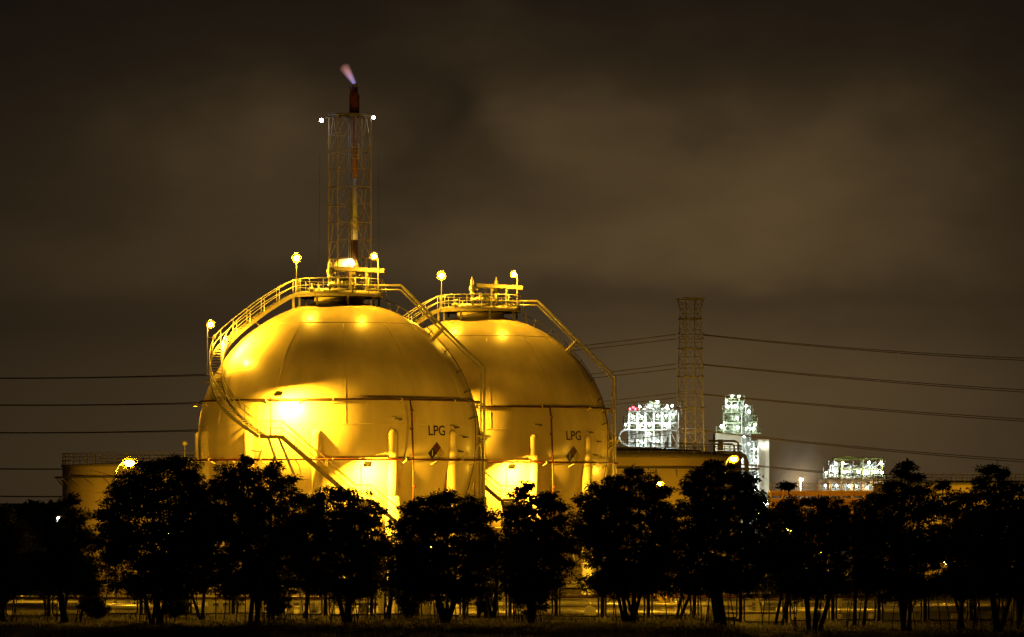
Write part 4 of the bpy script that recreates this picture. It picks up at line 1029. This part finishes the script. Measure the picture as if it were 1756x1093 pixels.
# short stair over the pipes
ss = empty('crossover_stair', (at(1140, HY, 291.5).x, 291.5, 0), 'short yellow crossover stair with handrails behind the fence', 'stairs')
M_yel = mat('yellow_rail_paint', (.62, .44, .06), .5)
pa, pb = at(1126, 1020, 291.5), at(1151, 1050, 291.5)
ox = at(1140, HY, 291.5).x
for nm, fn in (('flight', 0),):
    m = MB(); A = Vector((pa.x - ox, 0, pa.z)); Bq = Vector((pb.x - ox, 0, pb.z))
    for y in (-.45, .45): m.beam(A + Vector((0, y, 0)), Bq + Vector((0, y, 0)), .06, .25); m.beam(Bq + Vector((0, y, 0)), Bq + Vector((.8, y, -1.3)), .06, .25)
    for i in range(8): q = A.lerp(Bq, i / 7); m.box(q, (.25, .9, .04))
    m.box(A + Vector((-.6, 0, 0)), (1.2, .9, .08)); m.beam(A + Vector((-1.1, 0, 0)), (A.x - 1.1, 0, 0), .12)
    m.build('flight', M_yel, ss)
m = MB()
for y in (-.45, .45):
    for h in (.5, 1.0): m.tube([A + Vector((-1.2, y, h)), A + Vector((0, y, h)), Bq + Vector((0, y, h))], .035, 6)
    for t in (0, .33, .66, 1): q = A.lerp(Bq, t) + Vector((0, y, 0)); m.tube([q, q + Vector((0, 0, 1.0))], .035, 6)
m.build('handrail', M_yel, ss)

# ------------------------------------------------------------------ fence
fe = empty('security_fence', (0, FY, 0), 'long dark mesh fence with Y-shaped wire holders between the trees', 'fence')
sp_ = 3.22; xs = [-42 + sp_ * i for i in range(27)]; wires = MB(); bar = MB()
for x in xs:
    z = bank_z(x, FY) - .05
    m = MB(); m.beam((x, 0, z), (x, 0, z + 2.15), .24)
    m.beam((x, 0, z + 2.1), (x - .2, 0, z + 2.62), .06); m.beam((x, 0, z + 2.1), (x + .2, 0, z + 2.62), .06)
    m.build('post', M_fence, fe)
for x in xs[:-1]:
    z = bank_z(x + sp_ / 2, FY) ; x0, x1, z0, z1, c = x + .26, x + sp_ - .26, z + .06, z + 1.98, .16
    m = MB(); pts = []
    for cx_, cz_, a0 in ((x1 - c, z1 - c, 0), (x0 + c, z1 - c, 90), (x0 + c, z0 + c, 180), (x1 - c, z0 + c, 270)):
        for k in range(4): a = math.radians(a0 + 30 * k); pts.append((cx_ + c * math.cos(a), 0, cz_ + c * math.sin(a)))
    m.tube(pts, .06, 6, closed=True)
    m.build('panel_frame', M_fence, fe)
    for i in range(11): wires.beam((x0 + .02, 0, z0 + .15 + i * .17), (x1 - .02, 0, z0 + .15 + i * .17), .008)
    for i in range(17): wires.beam((x0 + .16 * i + .1, 0, z0 + .03), (x0 + .16 * i + .1, 0, z1 - .03), .008)
    for k, dx in enumerate((-.2, .2, 0)): bar.tube([(x, dx, z + 2.55 - .2 * (k == 2)), (x + sp_, dx, z + 2.55 - .2 * (k == 2))], .012, 4)
wires.build('wire_mesh', M_fence, fe); bar.build('barbed_wire', M_fence, fe)
m = MB(); 
for x in xs[:-1]: m.box((x + sp_ / 2, 0, bank_z(x + sp_ / 2, FY) - .12), (sp_ - .26, .2, .26))
m.build('kerb', M_conc, fe)

# ------------------------------------------------------------------ trees
def tree(bx_, D, lobes, label, seed, name='roadside_tree', stems=3, dens=1.0, leaf=None, twig=False):
    r_ = random.Random(seed); g_ = np.random.default_rng(seed)
    base = at(bx_, HY, D); base.z = bank_z(base.x, D) - .05
    root = empty(name, base, label, 'tree', 'row of dark roadside trees')
    Ls = []
    for (cx_, cy_, rx, ry) in lobes:
        p = at(cx_, cy_, D) - base; sx = rx / F * D; sz = ry / F * D; sy = (sx + sz) / 2
        p.y = r_.uniform(-.5, .5) * sy; Ls.append((p, sx, sy, sz))
    tr_ = MB()
    ztop = max(l[0].z for l in Ls); mz = min(l[0].z - l[3] for l in Ls)
    nodes = []
    for s in range(stems):
        a = r_.uniform(0, 6.28); sx0 = r_.uniform(-.45, .45); spread = r_.uniform(.6, 1.5)
        tgt = Vector((sx0 + math.cos(a) * spread, math.sin(a) * spread * .7, max(mz + 1.8, ztop * .5)))
        mid = Vector((sx0, 0, 0)).lerp(tgt, .5) + Vector((r_.uniform(-.2, .2), r_.uniform(-.2, .2), 0))
        pts = spline([(sx0, r_.uniform(-.2, .2), -.1), mid, tgt], 4); rr = r_.uniform(.11, .19)
        tr_.tube(pts, [rr * (1 - .5 * i / (len(pts) - 1)) for i in range(len(pts))], 7); nodes += [(pts[-1], rr * .5), (pts[5], rr * .7)]
    for p, sx, sy, sz in Ls:
        n0 = min(nodes, key=lambda q: (q[0] - p).length + (5 if q[0].z > p.z else 0))
        mid = n0[0].lerp(p, .5) + Vector((r_.uniform(-.3, .3), r_.uniform(-.3, .3), r_.uniform(-.1, .3)))
        pts = spline([n0[0], mid, p, p + Vector((r_.uniform(-.2, .2), 0, sz * .7))], 3); tr_.tube(pts, [max(.02, n0[1] * (1 - .85 * i / (len(pts) - 1))) for i in range(len(pts))], 6)
        for k in range(6):
            d = Vector((r_.gauss(0, 1) * sx, r_.gauss(0, 1) * sy, r_.gauss(.2, 1) * sz)) * .5
            q = p + d; tr_.tube([p - Vector((0, 0, sz * .3)), p + d * .5 + Vector((0, 0, .05)), q], [.03, .022, .01], 4)
    for k in range(6):      # thin coppice shoots round the foot
        x0 = r_.uniform(-1.3, 1.3); lean = r_.uniform(-.5, .5)
        tr_.tube(spline([(x0, r_.uniform(-.5, .5), -.1), (x0 + lean * .5 + r_.uniform(-.1, .1), 0, 1.3), (x0 + lean * 1.3, r_.uniform(-.5, .5), r_.uniform(2.2, 3.4))], 3), [.045, .042, .04, .036, .03, .025, .02], 5)
    tr_.build('trunk', M_bark, root)
    # foliage
    Vs = []
    for p, sx, sy, sz in Ls:
        area = math.pi * sx * sz
        nc = max(12, int(area * 11.5 * dens))
        d = g_.normal(size=(nc, 3)); d /= np.linalg.norm(d, axis=1)[:, None]
        rad = g_.random(nc) ** .42 * 1.12
        cl = np.array(p) + d * rad[:, None] * np.array([sx, sy, sz]) * 1.0
        crad = g_.uniform(.18, .55, nc) * min(1.0, .22 + sx * .55)
        per = 60
        n = nc * per
        ci = np.repeat(np.arange(nc), per)
        o = g_.normal(size=(n, 3)); o /= np.linalg.norm(o, axis=1)[:, None]; rr = g_.random(n) ** .5
        # fronds radiate and lie in flattish layers
        off = o * (rr * crad[ci])[:, None] * np.array([1.15, 1.15, .55])
        P = cl[ci] + off
        dr = o * np.array([1, 1, .35]) + g_.normal(size=(n, 3)) * .35 + np.array([0, 0, -.15]); dr /= np.linalg.norm(dr, axis=1)[:, None]
        up = g_.normal(size=(n, 3)) * .55 + np.array([0, 0, 1.0]); wv = np.cross(dr, up); wv /= (np.linalg.norm(wv, axis=1)[:, None] + 1e-6)
        ln = g_.uniform(.13, .34, n)[:, None]; wd = g_.uniform(.028, .065, n)[:, None]
        A = P; Bm = P + dr * ln * .55; Cc = P + dr * ln + np.array([0, 0, -.04])
        Vs.append(np.stack([A, Bm + wv * wd, Cc, Bm - wv * wd], 1))
    quads_obj('crown', np.concatenate(Vs), leaf or M_leaf, root)
    if twig:
        m = MB()
        for k in range(7):
            a = at(twig[0] + r_.uniform(-4, 10), twig[1] + 45, D) - base; e = at(twig[0] + r_.uniform(-16, 20), twig[1] + r_.uniform(0, 18), D) - base
            m.tube([a, a.lerp(e, .5) + Vector((r_.uniform(-.15, .15), 0, 0)), e], [.03, .02, .008], 4)
        m.build('bare_twig', M_bark, root)
    return root

TREES = [
 (2, 270, [(-8,892,34,26),(-30,940,50,45),(22,935,30,38),(0,985,50,38),(35,985,22,30)], 'leftmost tree, cut by the left edge of the view', {}),
 (112, 268, [(120,862,15,14),(86,895,13,9),(130,890,26,18),(95,918,26,18),(150,925,24,20),(112,945,50,32),(70,965,30,26),(105,990,52,32),(150,985,28,30),(88,872,10,6)], 'tree with a thin pointed top and bare twigs, second from the left', dict(twig=(72, 855))),
 (268, 266, [(262,800,26,10),(288,796,32,12),(318,806,26,16),(226,830,28,16),(200,846,18,14),(330,845,24,30),(270,840,70,38),(200,882,32,30),(262,900,70,50),(325,905,36,50),(200,935,32,36),(255,965,70,42),(315,965,45,38),(270,1008,46,22)], 'broad big tree under the left street lamp, widest crown in the row', dict(stems=4, dens=1.05)),
 (437, 268, [(421,791,13,9),(462,800,18,10),(400,812,26,14),(440,815,30,16),(482,826,24,16),(378,842,26,22),(420,850,50,28),(500,852,20,16),(370,895,32,34),(440,900,66,44),(500,905,28,34),(400,955,50,40),(465,960,48,38),(520,950,16,26),(430,1000,46,26)], 'tree in front of the left side of the nearer sphere', dict(stems=3)),
 (590, 270, [(568,845,26,10),(605,852,26,12),(545,862,22,16),(632,880,24,20),(585,885,60,30),(540,905,26,30),(600,925,58,36),(648,925,16,18),(575,970,62,36),(630,975,30,28),(535,985,26,22),(590,1012,44,18)], 'rounded tree in front of the legs of the nearer sphere', dict(stems=4)),
 (760, 267, [(772,851,22,8),(745,857,26,10),(795,866,28,14),(718,876,28,15),(765,885,65,26),(825,892,26,18),(690,905,24,14),(760,925,75,34),(838,925,18,20),(690,945,30,26),(760,965,78,38),(825,962,26,26),(700,985,36,24),(765,1008,56,22)], 'wide tree covering the foot of the nearer sphere, right of its stair', dict(stems=5)),
 (915, 266, [(900,836,11,8),(947,850,18,8),(893,850,16,10),(910,866,30,14),(948,868,22,14),(878,885,28,16),(930,892,40,22),(905,925,56,34),(960,935,24,30),(880,960,32,34),(930,970,50,40),(905,1005,42,30),(910,1036,26,18)], 'narrow tree with ragged top in front of the farther sphere', dict(stems=3, dens=.95)),
 (1078, 269, [(1082,808,20,6),(1060,822,22,9),(1100,824,26,11),(1035,842,26,14),(1125,845,24,16),(1075,850,55,24),(1012,872,24,22),(1070,890,72,38),(1138,885,22,30),(1015,915,36,36),(1075,940,76,44),(1135,940,26,30),(1065,990,64,32),(1120,985,30,24)], 'dense tree at the right foot of the farther sphere', dict(stems=5)),
 (1232, 267, [(1220,797,13,6),(1235,806,24,9),(1200,815,22,11),(1265,822,28,13),(1190,838,22,16),(1235,842,55,24),(1290,855,24,18),(1310,880,16,14),(1190,880,26,30),(1250,890,66,38),(1185,930,34,34),(1250,945,66,42),(1305,945,24,34),(1215,990,52,28),(1270,990,36,26)], 'tree in front of the storage tank, under the right street lamp', dict(stems=4)),
 (1395, 268, [(1350,833,14,3),(1375,858,26,8),(1412,860,24,8),(1350,872,20,12),(1440,880,20,12),(1395,888,52,20),(1345,900,24,26),(1400,920,62,38),(1455,905,20,26),(1395,965,68,38),(1345,965,28,28),(1390,1005,50,24)], 'low wide tree below the gabled plant', dict(stems=4, dens=.9)),
 (1548, 267, [(1556,799,12,5),(1546,812,16,6),(1568,818,14,6),(1530,832,20,9),(1578,838,20,10),(1552,846,36,14),(1510,862,26,16),(1595,870,22,20),(1550,885,58,30),(1495,905,26,30),(1545,930,64,38),(1600,935,24,36),(1540,975,66,36),(1490,980,26,28),(1545,1010,46,20)], 'tree with a layered airy top right of the gabled plant', dict(stems=4)),
 (1645, 271, [(1617,832,12,8),(1655,850,22,12),(1640,870,34,22),(1650,910,46,34),(1625,940,34,38),(1665,960,44,38),(1640,1000,44,22)], 'slender tree between the airy-topped tree and the right edge pair', dict(stems=3, dens=.9)),
 (1712, 265, [(1698,806,15,7),(1722,812,15,7),(1688,826,20,10),(1728,835,26,12),(1700,850,36,16),(1738,880,28,24),(1700,890,44,32),(1720,930,50,38),(1690,960,34,34),(1730,980,44,34)], 'tree with sparse drooping branches near the right edge', dict(stems=3, leaf=M_leaf2, twig=(1712, 785))),
 (1772, 270, [(1765,850,20,14),(1775,880,34,26),(1780,925,44,40),(1765,965,34,34),(1785,985,44,30)], 'rightmost tree, cut by the right edge of the view', dict(stems=3)),
]
FILL = [
 (352, 275, [(350,858,16,18),(354,900,30,30),(350,945,36,34),(352,990,34,24)], 'tree filling the gap right of the broad big tree'),
 (520, 276, [(522,862,14,12),(518,900,24,24),(515,940,38,30),(512,985,36,26)], 'tree filling the gap left of the rounded tree'),
 (662, 277, [(660,950,26,16),(662,980,34,24),(660,1010,26,14)], 'low bush tree in the gap right of the rounded tree'),
 (850, 277, [(848,945,20,18),(848,975,26,18)], 'thin low tree between the wide tree and the ragged-topped one'),
 (1160, 277, [(1162,905,20,22),(1160,945,34,32),(1162,990,34,24)], 'tree filling the gap left of the tank tree'),
 (1335, 276, [(1325,885,18,16),(1330,920,34,28),(1335,965,44,34),(1335,1005,36,20)], 'tree filling the gap left of the low wide tree'),
 (1470, 277, [(1475,872,18,12),(1472,905,30,26),(1470,950,44,36),(1470,995,44,24)], 'tree filling the gap right of the low wide tree'),
 (1680, 278, [(1675,900,34,34),(1680,955,44,36),(1678,1005,44,20)], 'bushy tree in front of the far right storage tank'),
 (1750, 277, [(1752,905,34,34),(1748,955,40,36),(1750,1005,40,20)], 'bushy tree behind the rightmost tree'),
]
for i, (bx_, D, lobes, label) in enumerate(FILL): tree(bx_, D, lobes, label, 200 + i, stems=2, dens=.62)
for i, (bx_, D, lobes, label, kw) in enumerate(TREES):
    wd_ = max(x + rx for x, y, rx, ry in lobes) - min(x - rx for x, y, rx, ry in lobes)
    lobes = [(x, y, rx * 1.10, ry * 1.06) for x, y, rx, ry in lobes] + [(bx_ - wd_ * .22, 1002, wd_ * .22, 18), (bx_ + wd_ * .2, 1004, wd_ * .22, 18)]
    tree(bx_, D, lobes, label, 100 + i, **kw)
# saplings at the fence
for i, (px, D, h, lab) in enumerate([(470, 277, 60, 'sapling against the fence below the nearer sphere'), (700, 278, 55, 'sapling beside the wide tree, left of its trunks'), (830, 279, 85, 'thin leafy shrub left of the ragged-topped tree'), (300, 279, 40, 'small shrub on the fence right of the broad big tree'), (160, 278, 45, 'small shrub left of the broad big tree')]):
    y = 850 + 8.4 * F / D
    tree(px, D, [(px, y - h * .75, 16, 12), (px - 10, y - h * .5, 14, 12), (px + 12, y - h * .45, 14, 14), (px, y - h * .25, 12, 10)], lab, 300 + i, name='shrub', stems=2, dens=.7)

# ------------------------------------------------------------------ far treeline on the horizon
def treeline():
    g_ = np.random.default_rng(77); n = 26000
    x = g_.uniform(-230, 230, n); hmax = 7.7 + .9 * np.sin(x * .11) + .7 * np.sin(x * .37 + 1) + .4 * np.sin(x * 1.1)
    z = g_.random(n) ** .6 * hmax; y = 1000 + g_.uniform(-8, 8, n)
    P = np.stack([x, y, z], 1); a = g_.normal(size=(n, 3)); a /= np.linalg.norm(a, axis=1)[:, None]; b = np.cross(a, g_.normal(size=(n, 3))); b /= np.linalg.norm(b, axis=1)[:, None]
    a *= .9; b *= .5
    tag(quads_obj('far_woodland', np.stack([P - a, P + b, P + a, P - b], 1), M_leaf), 'far dark woodland along the horizon', 'woodland', kind='stuff')
treeline()
